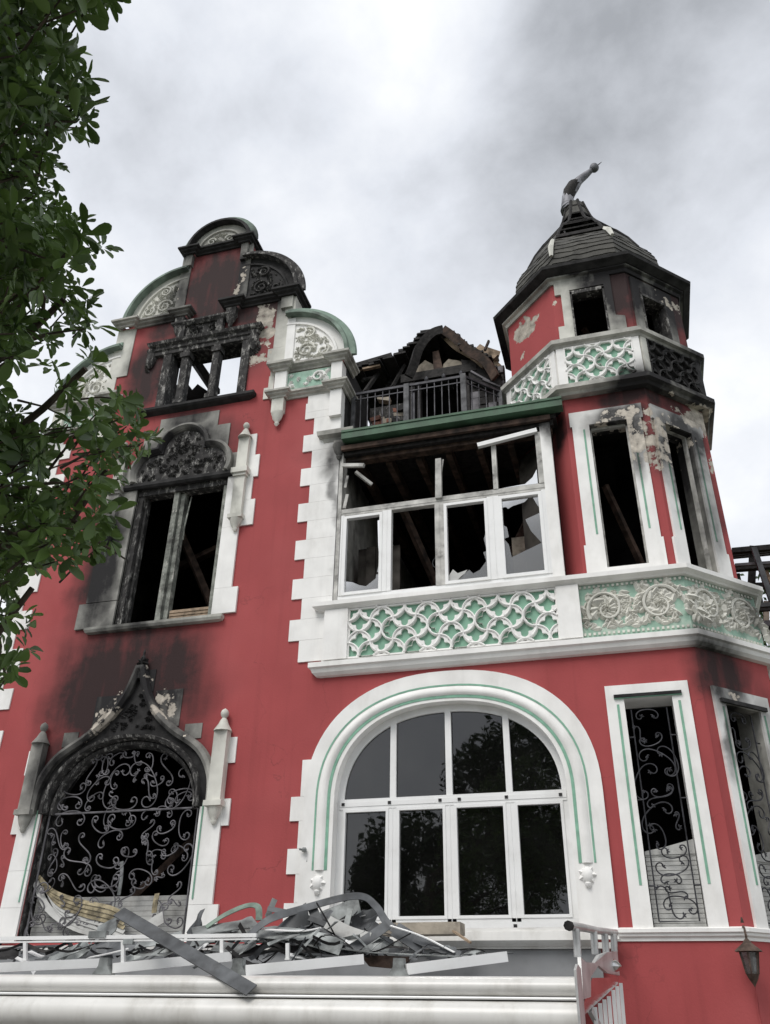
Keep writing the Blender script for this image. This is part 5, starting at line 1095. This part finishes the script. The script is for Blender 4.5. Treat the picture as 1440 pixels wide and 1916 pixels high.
b = MB(); b.add([(-11.5, -.05, 1.98), (-.7, -.05, 1.98), (-.7, -2.95, 1.76), (-11.5, -2.95, 1.76), (-11.5, -.05, 1.95), (-.7, -.05, 1.95), (-.7, -2.95, 1.73), (-11.5, -2.95, 1.73)], [(0, 1, 2, 3), (7, 6, 5, 4), (0, 4, 5, 1), (2, 6, 7, 3), (1, 5, 6, 2), (3, 7, 4, 0)]); b.build('deck', DECKM, PG)
for x in (-10.5, -8.6, -6.7, -4.8, -2.9, -.9):
    b = MB(); b.beam((x, -.05, 1.9), (x, -2.9, 1.72), .08, .1); b.build('side_beam', ALU, PG)
for x in (-11.3, -8, -4.5, -.8):
    b = MB(); b.box(Fr(x, -2.9), -.06, .06, .08, 1.74, -.06, .06); b.build('leg', ALU, PG)
# skewed white slat boxes on the deck
for (p, q) in (((-30, 1812), (188, 1802)), ((210, 1812), (432, 1790)), ((458, 1816), (678, 1795)), ((758, 1814), (945, 1790))):
    A_ = at(*p, -2.85); B_ = at(*q, -2.25)
    b = MB(); b.beam(A_, B_, .09, .085); b.build('guide_rail', ALU, PG)
for x, y in ((198, 1808), (448, 1810), (748, 1810)):
    A_ = at(x, y, -2.83); b = MB(); b.prism(Fr(A_.x, -2.83), [(-.1, A_.z-.07), (.1, A_.z-.07), (.05, A_.z+.0), (.045, A_.z+.07), (-.045, A_.z+.07), (-.05, A_.z)], [], -.02, .06); b.build('rail_bracket', GALVL, PG)
# raised handrail with little posts
b = MB()
RH = thing('rail', '', ''); del RH['label'], RH['category']; RH.name = 'raised_rail'; RH.parent = PG
def YR(px, py): return at(px, py, -2.3)
b = MB(); b.beam(YR(-60, 1757), YR(480, 1750), .03, .035); b.beam(YR(-60, 1764), YR(480, 1757), .02, .015); b.build('bar', ALU, RH)
b = MB(); b.beam(YR(168, 1749), YR(200, 1748), .06, .06); b.beam(YR(232, 1762), YR(250, 1762), .05, .05); b.build('coupler', GALVL, RH)
for x, y0, y1 in ((47, 1762, 1797), (230, 1760, 1802), (415, 1758, 1797), (538, 1765, 1795)):
    b = MB(); b.beam(YR(x, y0), YR(x, y1), .035, .03); b.beam(YR(x-4, y1), YR(x+5, y1), .05, .012); b.build('short_post', ALU, RH)

# ------------------------------------------------------------------ twisted metal debris lying on the canopy
G_ = 'twisted metal sheets lying on the canopy'
def deb(pl_, width, m, label, side=(0, 1, .3), tw=None, wf=None, th=.004):
    return ribbon('metal_strip', A3(pl_), width, m, None, side=side, twist=tw, wfun=wf, th=th, label=label, category='scrap metal', group=G_)
b = MB(); b.beam(at(222, 1706, -2.7), at(470, 1853, -3.2), .13, .012, upv=(.35, -.75, .55)); b.build('metal_strip', GALV, None, label='wide grey metal strip lying diagonally across the front of the canopy', category='scrap metal', group=G_)
deb([(455, 1762, -2.2), (500, 1722, -2.1), (560, 1702, -1.9), (640, 1680, -1.7), (680, 1678, -1.6), (705, 1698, -1.6), (740, 1740, -1.7), (860, 1788, -2.0)], .08, GALV, 'long grey strip bent in a hump, highest of the heap before the arched window', side=(0, .6, 1))
deb([(583, 1696, -1.8), (600, 1735, -1.9), (630, 1765, -2.0), (655, 1782, -2.2)], .1, GALV, 'dark strip dropping steeply from the crest of the heap', side=(1, .3, .3))
deb([(650, 1780, -2.2), (690, 1755, -2.1), (725, 1730, -2.0)], .1, GALV, 'short grey strip rising to the right inside the hump', side=(0, .5, 1))
deb([(600, 1722, -1.5), (640, 1706, -1.5), (672, 1692, -1.5)], .18, GALVL, 'grey tube-like sheet end pointing up right in the heap', side=(0, .3, 1))
deb([(590, 1735, -1.5), (640, 1722, -1.4), (684, 1712, -1.4)], .05, ALU, 'thin white metal strip behind the hump')
deb([(655, 1700, -1.9), (648, 1730, -1.95), (640, 1760, -2.0)], .06, GALVL, 'pale slotted upright strip in the heap', side=(1, 0, 0))
deb([(612, 1725, -1.9), (650, 1745, -2.0), (690, 1758, -2.1)], .13, BLIND, 'creased pale sheet facing out of the heap', side=(0, .4, 1))
deb([(385, 1735, -1.9), (420, 1712, -1.8), (460, 1695, -1.7), (482, 1697, -1.7), (484, 1722, -1.8)], .07, GREYG, 'rounded green grey sheet curled at the left of the heap', side=(.2, .7, .7))
deb([(360, 1745, -2.0), (400, 1738, -1.9), (450, 1730, -1.9), (478, 1724, -1.8)], .2, GALVL, 'pale crumpled sheet under the curled green one', side=(0, .8, .5))
deb([(500, 1716, -1.8), (508, 1696, -1.8), (514, 1682, -1.8)], .06, GALVL, 'short stub of metal sticking up from the heap', side=(1, .2, 0))
deb([(485, 1745, -2.0), (540, 1748, -2.1), (590, 1758, -2.1), (640, 1772, -2.2)], .16, GALVL, 'pale green tinted sheet fanned out low in the heap', side=(0, .8, .6), tw=(0, .6))
deb([(480, 1738, -2.1), (560, 1742, -2.1), (600, 1736, -2.0)], .05, ALU, 'narrow white bent strip in front of the fanned sheet')
deb([(730, 1732, -1.9), (790, 1752, -1.9), (850, 1782, -2.0)], .03, ALU, 'long thin bright edge strip running down to the right')
deb([(738, 1738, -1.8), (765, 1755, -1.8), (790, 1772, -1.8)], .16, GALV, 'dark flat plate at the right foot of the hump', side=(.2, .5, .8))
deb([(640, 1775, -2.2), (700, 1782, -2.2), (770, 1786, -2.2), (860, 1790, -2.3)], .12, GALVL, 'flat pale sheet lying low at the right of the heap', side=(0, 1, .1))
deb([(560, 1780, -2.1), (620, 1788, -2.2), (680, 1786, -2.2)], .16, GALV, 'sooty flat sheet under the heap', side=(0, 1, .2))
deb([(400, 1770, -2.1), (450, 1775, -2.1), (480, 1762, -2.1)], .16, GALVL, 'bowl shaped pale scrap under the raised rail', side=(0, .8, .6))
deb([(255, 1768, -1.9), (300, 1760, -1.9), (340, 1752, -1.8)], .12, GALVL, 'crumpled pale sheet beside the diagonal strip', side=(0, .8, .6), tw=(0, .5))
deb([(90, 1795, -2.0), (135, 1778, -2.0), (165, 1765, -1.9)], .14, GALVL, 'grey green triangular scrap left of the doorway foot', side=(0, .7, .7), tw=(0, .4), wf=lambda t: 1-.5*t)
deb([(165, 1792, -2.1), (200, 1785, -2.1), (240, 1775, -2.0)], .08, ALU, 'white pointed scrap under the raised rail at left')
deb([(55, 1780, -1.9), (80, 1790, -1.9), (95, 1778, -1.9)], .06, ALU, 'small folded white scrap at far left')
deb([(180, 1750, -1.5), (215, 1730, -1.5), (225, 1718, -1.5)], .25, GALVL, 'pale rounded sheet behind the top of the diagonal strip', side=(.3, .4, .8))
deb([(262, 1745, -1.6), (285, 1728, -1.6), (305, 1716, -1.6)], .14, BLIND, 'short grey tube end by the doorway', side=(0, .3, 1))
deb([(0, 1775, -1.6), (60, 1772, -1.6), (110, 1770, -1.6)], .1, GALV, 'dark grey strip at the far left behind the rail', side=(0, 1, .3))
deb([(500, 1700, -1.95), (560, 1712, -1.9), (610, 1730, -1.9)], .05, GALV, 'thin dark strip crossing under the crest', side=(0, .3, 1))
deb([(520, 1745, -2.0), (548, 1725, -1.95), (578, 1716, -1.9)], .14, GALV, 'crumpled grey sheet in the middle of the heap', side=(0, .6, .8), tw=(0, .8))
deb([(770, 1790, -2.0), (870, 1786, -1.6), (960, 1783, -1.3)], .02, GALV, 'thin dark rod lying to the right')
rq = random.Random(44)
def crumple(px, py, Y, w, h, ang, tilt, m, label, amp=.05, seed=0):
    """a torn, dented sheet"""
    c = at(px, py, Y); b = MB(); n = 7; k = 5; vs = []
    ex = Vector((cos(ang), .25*sin(seed), sin(ang))); ey = Vector((-sin(ang)*.3, cos(tilt), sin(tilt))).normalized(); nn = ex.cross(ey).normalized()
    for i in range(n):
        for j in range(k):
            u = (i/(n-1)-.5)*w*(1+.12*sin(j*2.1+seed)); v = (j/(k-1)-.5)*h*(1-.35*abs(i/(n-1)-.4)); f = mnoise.noise(Vector((u*5, v*6, seed*3.1)))*amp*2.2
            vs.append(c+ex*u+ey*v+nn*f)
    b.add(vs, [(i*k+j, (i+1)*k+j, (i+1)*k+j+1, i*k+j+1) for i in range(n-1) for j in range(k-1)])
    return b.build('metal_sheet', m, None, label=label, category='scrap metal', group=G_)
for t in [(395, 1752, -1.8, .55, .3, .25, .7, GALVL, 'pale dented sheet at the left foot of the heap'), (450, 1742, -1.7, .5, .28, .1, .8, GALVL, 'pale dented sheet under the curled green one'),
    (520, 1752, -1.9, .6, .32, -.1, .6, GALVL, 'large pale dented sheet low in the middle of the heap'), (575, 1738, -1.7, .5, .3, .5, .9, GALV, 'dark dented sheet behind the steep strip'),
    (610, 1762, -2.0, .55, .3, -.35, .5, GALV, 'dark sooty sheet at the bottom of the heap, under the crest'), (655, 1735, -1.5, .6, .34, .3, 1.0, GALV, 'dark grey sheet standing behind the creased pale one'),
    (700, 1765, -1.8, .5, .26, -.2, .5, GALVL, 'pale sheet lying inside the right end of the hump'), (560, 1776, -2.1, .6, .22, .05, .3, CHARD, 'black burnt sheet lying lowest under the heap'),
    (470, 1780, -2.1, .6, .2, .1, .3, CHARD, 'black burnt sheet under the raised rail'), (640, 1786, -2.1, .5, .2, 0, .3, GALV, 'dark sheet flat on the deck below the creased pale one'),
    (330, 1775, -1.7, .6, .28, .15, .6, GALV, 'dark sheet right of the diagonal strip, under the raised rail'), (285, 1785, -1.9, .5, .2, .1, .5, GALVL, 'pale sheet just left of the diagonal strip'),
    (200, 1772, -1.6, .7, .3, .1, .7, GALV, 'grey sheet behind the second short rail post'), (140, 1782, -1.8, .4, .2, .35, .8, GALVL, 'pale upturned sheet between the first two rail posts'),
    (75, 1786, -1.7, .45, .2, -.1, .5, GALV, 'grey dented sheet behind the first short rail post'), (20, 1784, -1.7, .4, .22, .3, .6, CHARD, 'black burnt sheet at the far left end of the canopy'),
    (790, 1782, -1.7, .6, .2, -.1, .4, GALV, 'dark sheet at the far right foot of the heap'), (845, 1790, -1.6, .5, .14, 0, .3, GALVL, 'pale flat sheet beyond the right foot of the heap'),
    (365, 1742, -1.5, .3, .3, .8, 1.1, GALV, 'small dark sheet standing by the doorway foot')]:
    crumple(*t, seed=rq.uniform(0, 9))
for x, y, Yb, L_, a, w, m, lab in ((500, 1768, -2.2, 60, .3, .05, GALVL, 'short pale strip poking out below the fanned sheet'), (540, 1786, -2.2, 50, -.2, .05, ALU, 'small white strip on the deck under the middle of the heap'), (590, 1746, -2.0, 45, .5, .04, GALVL, 'short pale strip crossing the steep dark one'), (700, 1745, -2.0, 40, -.5, .05, GALV, 'short dark strip under the top of the hump'), (620, 1752, -2.1, 55, -.3, .04, ALU, 'thin white strip just below the creased pale sheet'), (440, 1760, -2.0, 60, .1, .05, GALVL, 'short pale strip under the curled green sheet'), (820, 1775, -1.8, 50, -.1, .04, GALV, 'short dark strip right of the hump'), (30, 1792, -2.1, 45, -.7, .04, ALU, 'short white strip leaning at the far left'), (150, 1776, -2.0, 50, .4, .05, CHARD, 'short black strip between the first two rail posts'), (350, 1790, -2.1, 45, .6, .04, ALU, 'thin white strip rising beside the diagonal strip'), (545, 1722, -1.7, 40, .9, .04, GALVL, 'short pale strip leaning against the crest')):
    deb([(x, y, Yb), (x+L_*.5, y-L_*.5*sin(a)+rq.uniform(-4, 4), Yb), (x+L_*cos(a), y-L_*sin(a), Yb+rq.uniform(-.2, .2))], w, m, lab, side=(rq.uniform(-.5, .5), .7, rq.uniform(.2, .9)), tw=(0, rq.uniform(-1, 1)))
b = MB(); rs = random.Random(3)
for i in range(150):
    if rs.random() < .72: px = rs.gauss(590, 105); h_ = 55*math.exp(-((px-600)/120)**2)+14
    else: px = rs.uniform(-40, 420); h_ = 22
    py = 1788-rs.random()*h_; Yb = rs.uniform(-2.3, -1.2); c = at(px, py, Yb); a = rs.gauss(.1, .45); L_ = rs.uniform(.12, .5); wv = rs.uniform(.008, .03); ph = rs.uniform(0, 6)
    pts = [c+Vector((cos(a)*L_*(t-.5), rs.uniform(-.02, .02), sin(a)*L_*(t-.5)+.05*sin(ph+t*3))) for t in (0, .2, .4, .6, .8, 1)]
    sd_ = Vector((rs.uniform(-.4, .4), .6, rs.uniform(-1, 1))).normalized(); k = len(b.v); vs = []
    for p in pts: vs += [p-sd_*wv, p+sd_*wv]
    b.add(vs, [(2*q, 2*q+1, 2*q+3, 2*q+2) for q in range(5)], rs.choice((0, 0, 1, 2, 2, 3)))
b.build('scrap_tangle', [GALV, GALVL, CHARD, CWOOD], None, kind='stuff', label='tangle of small burnt metal scraps and wires through the heap on the canopy')
# broken board box at the window foot
b = MB(); A_ = at(715, 1740, -.6); B_ = at(865, 1738, -.6); b.beam(A_, B_, .3, .12, w2=.28); b.build('scorched_board', PLAST, None, label='scorched beige board box lying under the arched window', category='board')
b = MB(); A_ = at(842, 1738, -.7); B_ = at(880, 1764, -.9); b.beam(A_, B_, .03, .02); b.build('loose_batten', TANW, None, label='thin pale batten sticking out past the beige board', category='batten')
b = MB(); b.prism(Fr(0, -2.0), pl([(0, 0)], 0)*0 or [(lambda p: (p.x, p.z))(at(x, y, -2.0)) for x, y in ((672, 1786), (765, 1790), (760, 1800), (735, 1812), (690, 1808))], [], -.1, 0); b.build('burnt_timber_scrap', CWOOD2, None, label='reddish brown burnt scrap wedged between the white rails', category='scrap')

# ------------------------------------------------------------------ steps railing at the right end of the canopy
SR = thing('stair_railing', 'polished metal stair railing with tubular handrail at the right end of the canopy', 'railing')
def S3(x, y, Y): return at(1030+x/8.4706, 1700+y/8.4706, Y)
b = MB(); b.tube([S3(300, 275, -1.9), S3(500, 300, -1.5), S3(750, 350, -.9), S3(1030, 380, -.15)], [.04, .038, .036, .034], 8); b.build('handrail', PSTEEL, SR, smooth=60)
b = MB(); b.tube([S3(275, 270, -1.95), S3(300, 275, -1.9)], .045, 8); b.build('rail_end', CHARD, SR)
for x0, y0, x1, y1, Y in ((400, 320, 430, 770, -1.8), (680, 360, 705, 730, -1.1), (855, 400, 880, 700, -.7), (1000, 400, 1010, 680, -.4)):
    b = MB(); b.tube([S3(x0, y0, Y), S3(x1, y1, Y)], .036, 8); b.build('baluster', PSTEEL, SR, smooth=60)
b = MB(); sw = Fr(-.42, 0, .12, 1, 1, -.12)
def sp(x, y, Y): p = S3(x, y, Y); return p
def plate3(name, pts, m, th=.02):
    b = MB(); P = [S3(*p) for p in pts]; n = len(P); off = Vector((-.03, 0, 0)); tri = list(range(n))
    b.add(P+[p+off for p in P], [tuple(tri), tuple(i+n for i in tri[::-1])]+[(i, (i+1) % n, (i+1) % n+n, i+n) for i in range(n)]); return b.build(name, m, SR)
plate3('side_scroll_plate', [(480, 770, -2.6), (560, 850, -2.4), (700, 860, -1.9), (770, 740, -1.6), (900, 690, -1.2), (1060, 680, -.6), (1095, 1060, -.7), (900, 1020, -1.3), (760, 900, -1.7), (640, 1080, -2.2), (640, 1400, -2.3), (520, 1440, -2.7)], PSTEEL)
plate3('stringer', [(660, 1100, -2.1), (1090, 1090, -.7), (1060, 1200, -.8), (540, 1680, -2.4), (530, 1480, -2.6)], CHROME)
for i, (x, yt) in enumerate(((700, 1560), (780, 1500), (850, 1440), (920, 1390), (990, 1290), (1050, 1230), (1110, 1180))):
    Y = -2.0+i*.22
    b = MB(); b.beam(S3(x, yt, Y), S3(x+60, yt+700, Y), .035, .035); b.build('slat', ALU, SR)
b = MB(); b.beam(S3(620, 1600, -2.1), S3(760, 1860, -1.9), .04, .05); b.build('lower_rail', PSTEEL, SR)
b = MB(); b.lathe(S3(980, 920, -.9), [(.01, -.06), (.08, -.03), (.1, 0), (.07, .04), (.02, .07)], 10); b.build('metal_boss', CHROME, SR, smooth=60)

# ------------------------------------------------------------------ charred frame of the neighbouring roof at right
CF = thing('charred_pergola', 'burnt timber and metal roof frame standing beyond the tower at right', 'pergola')
def TT(x, y, Y): return at(1340+x/6.84, 980+y/6.84, Y)
for (p, q, Y, w, m) in (((200, 352), (1200, 262), 4.5, .1, CWOOD), ((200, 405), (1200, 300), 4.7, .05, CWOOD), ((200, 425), (1200, 330), 5.2, .07, CWOOD), ((240, 530), (1100, 470), 4.0, .05, IRONG), ((240, 570), (1200, 490), 4.3, .12, CWOOD), ((380, 800), (1200, 780), 5, .1, CWOOD), ((400, 1060), (1200, 1000), 3.6, .07, GALV), ((420, 1110), (1200, 1060), 3.8, .06, CWOOD), ((500, 1290), (1200, 1260), 4.2, .1, IRONG), ((500, 1390), (1200, 1350), 4.2, .14, BLACK)):
    b = MB(); b.beam(TT(*p, Y), TT(*q, Y), w, w); b.build('beam', m, CF)
for (p, q, Y, w, m) in (((470, 300), (440, 1010), 4.6, .13, CWOOD), ((480, 310), (720, 1020), 3.9, .09, GALV), ((520, 800), (560, 1020), 4.8, .1, CWOOD), ((600, 520), (900, 1200), 4.4, .06, TANW), ((640, 1000), (640, 1300), 4.2, .09, PLAST)):
    b = MB(); b.beam(TT(*p, Y), TT(*q, Y), w, w); b.build('post', m, CF)
b = MB(); b.box(Fr(0, 5.0), 1.9, 7.5, 0, 6.6, -.2, 0); b.build('back_wall', CHARD, CF)
for x in (2.2, 4.8, 7.4): b = MB(); b.box(Fr(x, 4.4), -.08, .08, 0, 8.7, -.08, .08); b.build('post', CWOOD, CF)

# ------------------------------------------------------------------ trees
def leaf_mesh(name, m, L=.12, Wd=.05):
    me = bpy.data.meshes.new(name); v = []; f = []
    prof = [(0, .004), (.25, .45), (.55, .95), (.78, 1.0), (.93, .6), (1.0, .05)]
    for t, w in prof:
        z = -.22*L*t*t; 
        v += [(-w*Wd/2, t*L, z+w*.006), (0, t*L, z-w*.005), (w*Wd/2, t*L, z+w*.006)]
    for i in range(len(prof)-1):
        a = i*3; f += [(a, a+1, a+4, a+3), (a+1, a+2, a+5, a+4)]
    me.from_pydata(v, [], f); me.materials.append(m); me.polygons.foreach_set('use_smooth', [True]*len(f)); return me
LM = [leaf_mesh('leaf', LEAF, .10, .043), leaf_mesh('leaf', LEAF, .075, .036), leaf_mesh('leaf', LEAF, .115, .046)]
# right-hand outline of the crown in the picture, as a polyline x(y)
OUT = [(-300, 330), (-60, 260), (0, 228), (10, 190), (30, 150), (60, 100), (75, 120), (95, 165), (130, 170), (150, 190), (185, 170), (215, 200), (245, 165), (262, 95), (290, 115), (305, 130), (330, 100), (360, 120), (400, 150), (420, 175), (450, 195), (465, 222), (485, 175), (520, 165), (560, 190), (590, 190), (620, 205), (650, 200), (680, 195), (710, 235), (735, 265), (760, 310), (790, 270), (830, 315), (860, 250), (900, 245), (930, 235), (960, 245), (1000, 235), (1030, 205), (1050, 130), (1075, 55), (1100, 85), (1130, 45), (1160, 75), (1200, 80), (1235, 75), (1265, 45), (1300, 15), (1330, -30)]
def outx(y):
    for (y0, x0), (y1, x1) in zip(OUT, OUT[1:]):
        if y0 <= y <= y1: return x0+(x1-x0)*(y-y0)/(y1-y0)
    return -500
HOLES = [(150, 510, 18), (30, 720, 42), (75, 760, 35), (95, 590, 26), (120, 640, 22), (60, 660, 24), (140, 700, 20), (190, 735, 24), (150, 770, 16), (105, 870, 28), (80, 905, 22), (70, 130, 14), (95, 155, 16), (55, 790, 20), (130, 830, 16), (115, 270, 10), (45, 575, 14), (215, 700, 14), (160, 590, 14), (25, 1190, 18), (60, 235, 8), (20, 950, 12), (170, 940, 12), (30, 1140, 14)]
TR = thing('foreground_tree', 'broad-leaved green tree hanging into the left side of the view in front of the gable', 'tree', loc=(-4.6, -8.0, 0))
TO = Vector(TR.location)
rt_ = random.Random(77); clusters = []
tries = 0
while len(clusters) < 3000 and tries < 150000:
    tries += 1
    dpt = rt_.uniform(3.6, 6.2)
    px = rt_.uniform(-420, 330); py = rt_.uniform(-260, 1290)
    lim = outx(py)-22
    if px > lim: continue
    if px > 0 and any(hypot(px-hx, py-hy) < hr*1.25 for hx, hy, hr in HOLES): continue
    if px < 0 and rt_.random() < .6: continue
    if py > 1000 and px < 0 and rt_.random() < .3: continue
    d = ray(px, py).normalized(); p = Vector((CX, CY, CZ))+d*dpt
    if p.z < 2.2: continue
    if px > lim-70 and rt_.random() < .35: continue
    if px > 95 and 690 < py < 1080 and rt_.random() < .42: continue
    if py > 1060 and px > 20 and rt_.random() < .3: continue
    clusters.append(p)
leaves = []
for p in clusters:
    n = rt_.randint(5, 8); ax = Vector((rt_.uniform(-.5, 1), rt_.uniform(-.6, .6), rt_.uniform(-.2, .9))).normalized()
    a0 = rt_.uniform(0, 6.28); o1 = ax.orthogonal().normalized(); o2 = ax.cross(o1)
    for k in range(n):
        a = a0+k*2*pi/n+rt_.uniform(-.25, .25); dirv = (o1*cos(a)+o2*sin(a))*rt_.uniform(.75, 1)+ax*rt_.uniform(.1, .8)+Vector((0, 0, -.15)); dirv.normalize()
        zax = (ax-dirv*ax.dot(dirv)).normalized(); xax = dirv.cross(zax); s_ = rt_.uniform(.45, 1.05)
        m4 = Matrix((xax*s_, dirv*s_, zax*s_)).transposed().to_4x4(); m4.translation = p+dirv*.015; leaves.append(m4)
        c_ = proj(p+dirv*.06)
        leaves[-1] = (m4, rt_.randint(0, 2), c_, (p-Vector((CX, CY, CZ))).length)
vis = sorted([l for l in leaves if 0 < l[2][0] < 340 and 0 < l[2][1] < 1290], key=lambda l: l[3])
single = set(id(l) for l in vis[:290])
for l in vis[:290]: shared('leaf', LM[l[1]], TR, Matrix.Translation(-TO) @ l[0])
V_ = []; F_ = []
for l in leaves:
    if id(l) in single: continue
    me = LM[l[1]]; b0 = len(V_); mt = Matrix.Translation(-TO) @ l[0]
    V_ += [tuple(mt @ v.co) for v in me.vertices]; F_ += [tuple(i+b0 for i in p_.vertices) for p_ in me.polygons]
me = bpy.data.meshes.new('foliage'); me.from_pydata(V_, [], F_); me.materials.append(LEAF); me.polygons.foreach_set('use_smooth', [True]*len(F_)); shared('foliage', me, TR, kind='stuff')
def limb(b, p, q, r0, r1, rnd, n=7, wob=.06):
    p = Vector(p); q = Vector(q); pts = [p.lerp(q, i/n)+(Vector((rnd.uniform(-wob, wob), rnd.uniform(-wob, wob), rnd.uniform(-wob, wob))) if 0 < i < n else Vector((0, 0, 0))) for i in range(n+1)]
    b.tube(pts, [r0+(r1-r0)*i/n for i in range(n+1)], 7); return pts
b = MB(); tp = limb(b, (0, 0, -.05), (.15, .25, 4.2), .19, .11, rt_, 9, .05); b.build('trunk', BARK, TR, smooth=50)
def rel(px, py, d): return Vector((CX, CY, CZ))+ray(px, py).normalized()*d-TO
for (px, py, dd, st, r) in ((160, 690, 4.3, (.08, .12, 2.6), .05), (200, 880, 4.4, (.05, .1, 2.2), .045), (120, 560, 4.6, (.1, .15, 3.2), .06), (130, 420, 4.9, (.13, .2, 3.8), .055), (60, 1100, 4.4, (.05, .08, 1.9), .04), (120, 200, 5.0, (.15, .25, 4.2), .06), (100, 40, 5.2, (.15, .25, 4.2), .06), (-150, 300, 5.2, (.15, .25, 4.2), .07), (40, 820, 4.3, (.08, .12, 2.4), .04)):
    b = MB(); q = rel(px, py, dd); ps = limb(b, st, q, r, .014, rt_, 10, .07)
    for k in range(7):
        s0 = ps[rt_.randint(4, 9)]; limb(b, s0, s0+Vector((rt_.uniform(-.1, .35), rt_.uniform(-.25, .25), rt_.uniform(-.25, .3))), .012, .004, rt_, 4, .02)
    b.build('branch', BARK, TR, smooth=50)
# dark twigs joining leaf whorls
b = MB()
for p in clusters[::3]:
    q = p+Vector((rt_.uniform(-.35, -.1), rt_.uniform(-.15, .15), rt_.uniform(-.2, .1))); b.tube([p-TO, (p+q)/2-TO+Vector((0, 0, .02)), q-TO], [.003, .005, .007], 4)
b.build('twigs', BARK, TR, kind='stuff')

def far_tree(x, y, h, r, seed, label, n=2600, ls=.36, group='trees across the road'):
    rnd = random.Random(seed); t = thing('tree', label, 'tree', group, loc=(x, y, 0))
    b = MB(); limb(b, (0, 0, -.05), (rnd.uniform(-.2, .2), 0, h*.75), .22, .08, rnd, 7, .1)
    for k in range(6):
        z = h*rnd.uniform(.35, .7); a = rnd.uniform(0, 6.28); limb(b, (0, 0, z), (r*.7*cos(a), r*.7*sin(a), z+h*.18), .07, .02, rnd, 5, .1)
    b.build('trunk', BARK, t, smooth=50)
    lob = [(rnd.uniform(-.55, .55)*r, rnd.uniform(-.55, .55)*r, h*rnd.uniform(.45, .92), r*rnd.uniform(.35, .6)) for _ in range(9)]
    V_ = []; F_ = []
    for i in range(n):
        c = rnd.choice(lob); d = Vector((rnd.gauss(0, 1), rnd.gauss(0, 1), rnd.gauss(0, .8))).normalized()*c[3]*rnd.uniform(.55, 1.08)
        p = Vector(c[:3])+d; a = Vector((rnd.uniform(-1, 1), rnd.uniform(-1, 1), rnd.uniform(-1, 1))).normalized(); q = a.orthogonal().normalized(); s_ = ls*rnd.uniform(.6, 1.3); k = len(V_)
        V_ += [tuple(p-a*s_*.5), tuple(p+q*s_*.22), tuple(p+a*s_*.5), tuple(p-q*s_*.22)]; F_.append((k, k+1, k+2, k+3))
    me = bpy.data.meshes.new('crown'); me.from_pydata(V_, [], F_); me.materials.append(LEAFF); shared('crown', me, t)
far_tree(-9.2, -23, 9.0, 2.6, 1, 'dark tree across the road, reflected at the left of the arched window', 4200)
far_tree(-5.2, -24, 13.0, 3.3, 2, 'tall dark tree across the road, reflected in the middle panes', 5200)
far_tree(-.5, -22, 11.2, 3.0, 3, 'dark tree across the road, reflected in the right-hand panes', 4600)
far_tree(-6.8, -20.5, 5.5, 2.4, 4, 'low bushy tree across the road between the two reflected taller ones', 3600)
far_tree(3.5, -23, 8.5, 3.0, 5, 'rounded tree across the road at the tower side', 3200)
far_tree(-14.5, -22, 8, 3.0, 6, 'rounded tree across the road at the far gable side', 3200)
far_tree(5.2, 11, 10.8, 2.8, 8, 'green tree growing behind the burnt frame at right', 3600, .25, None)
far_tree(3.4, 13.5, 12.5, 2.6, 9, 'taller green tree just behind the tower at right', 3000, .25, None)
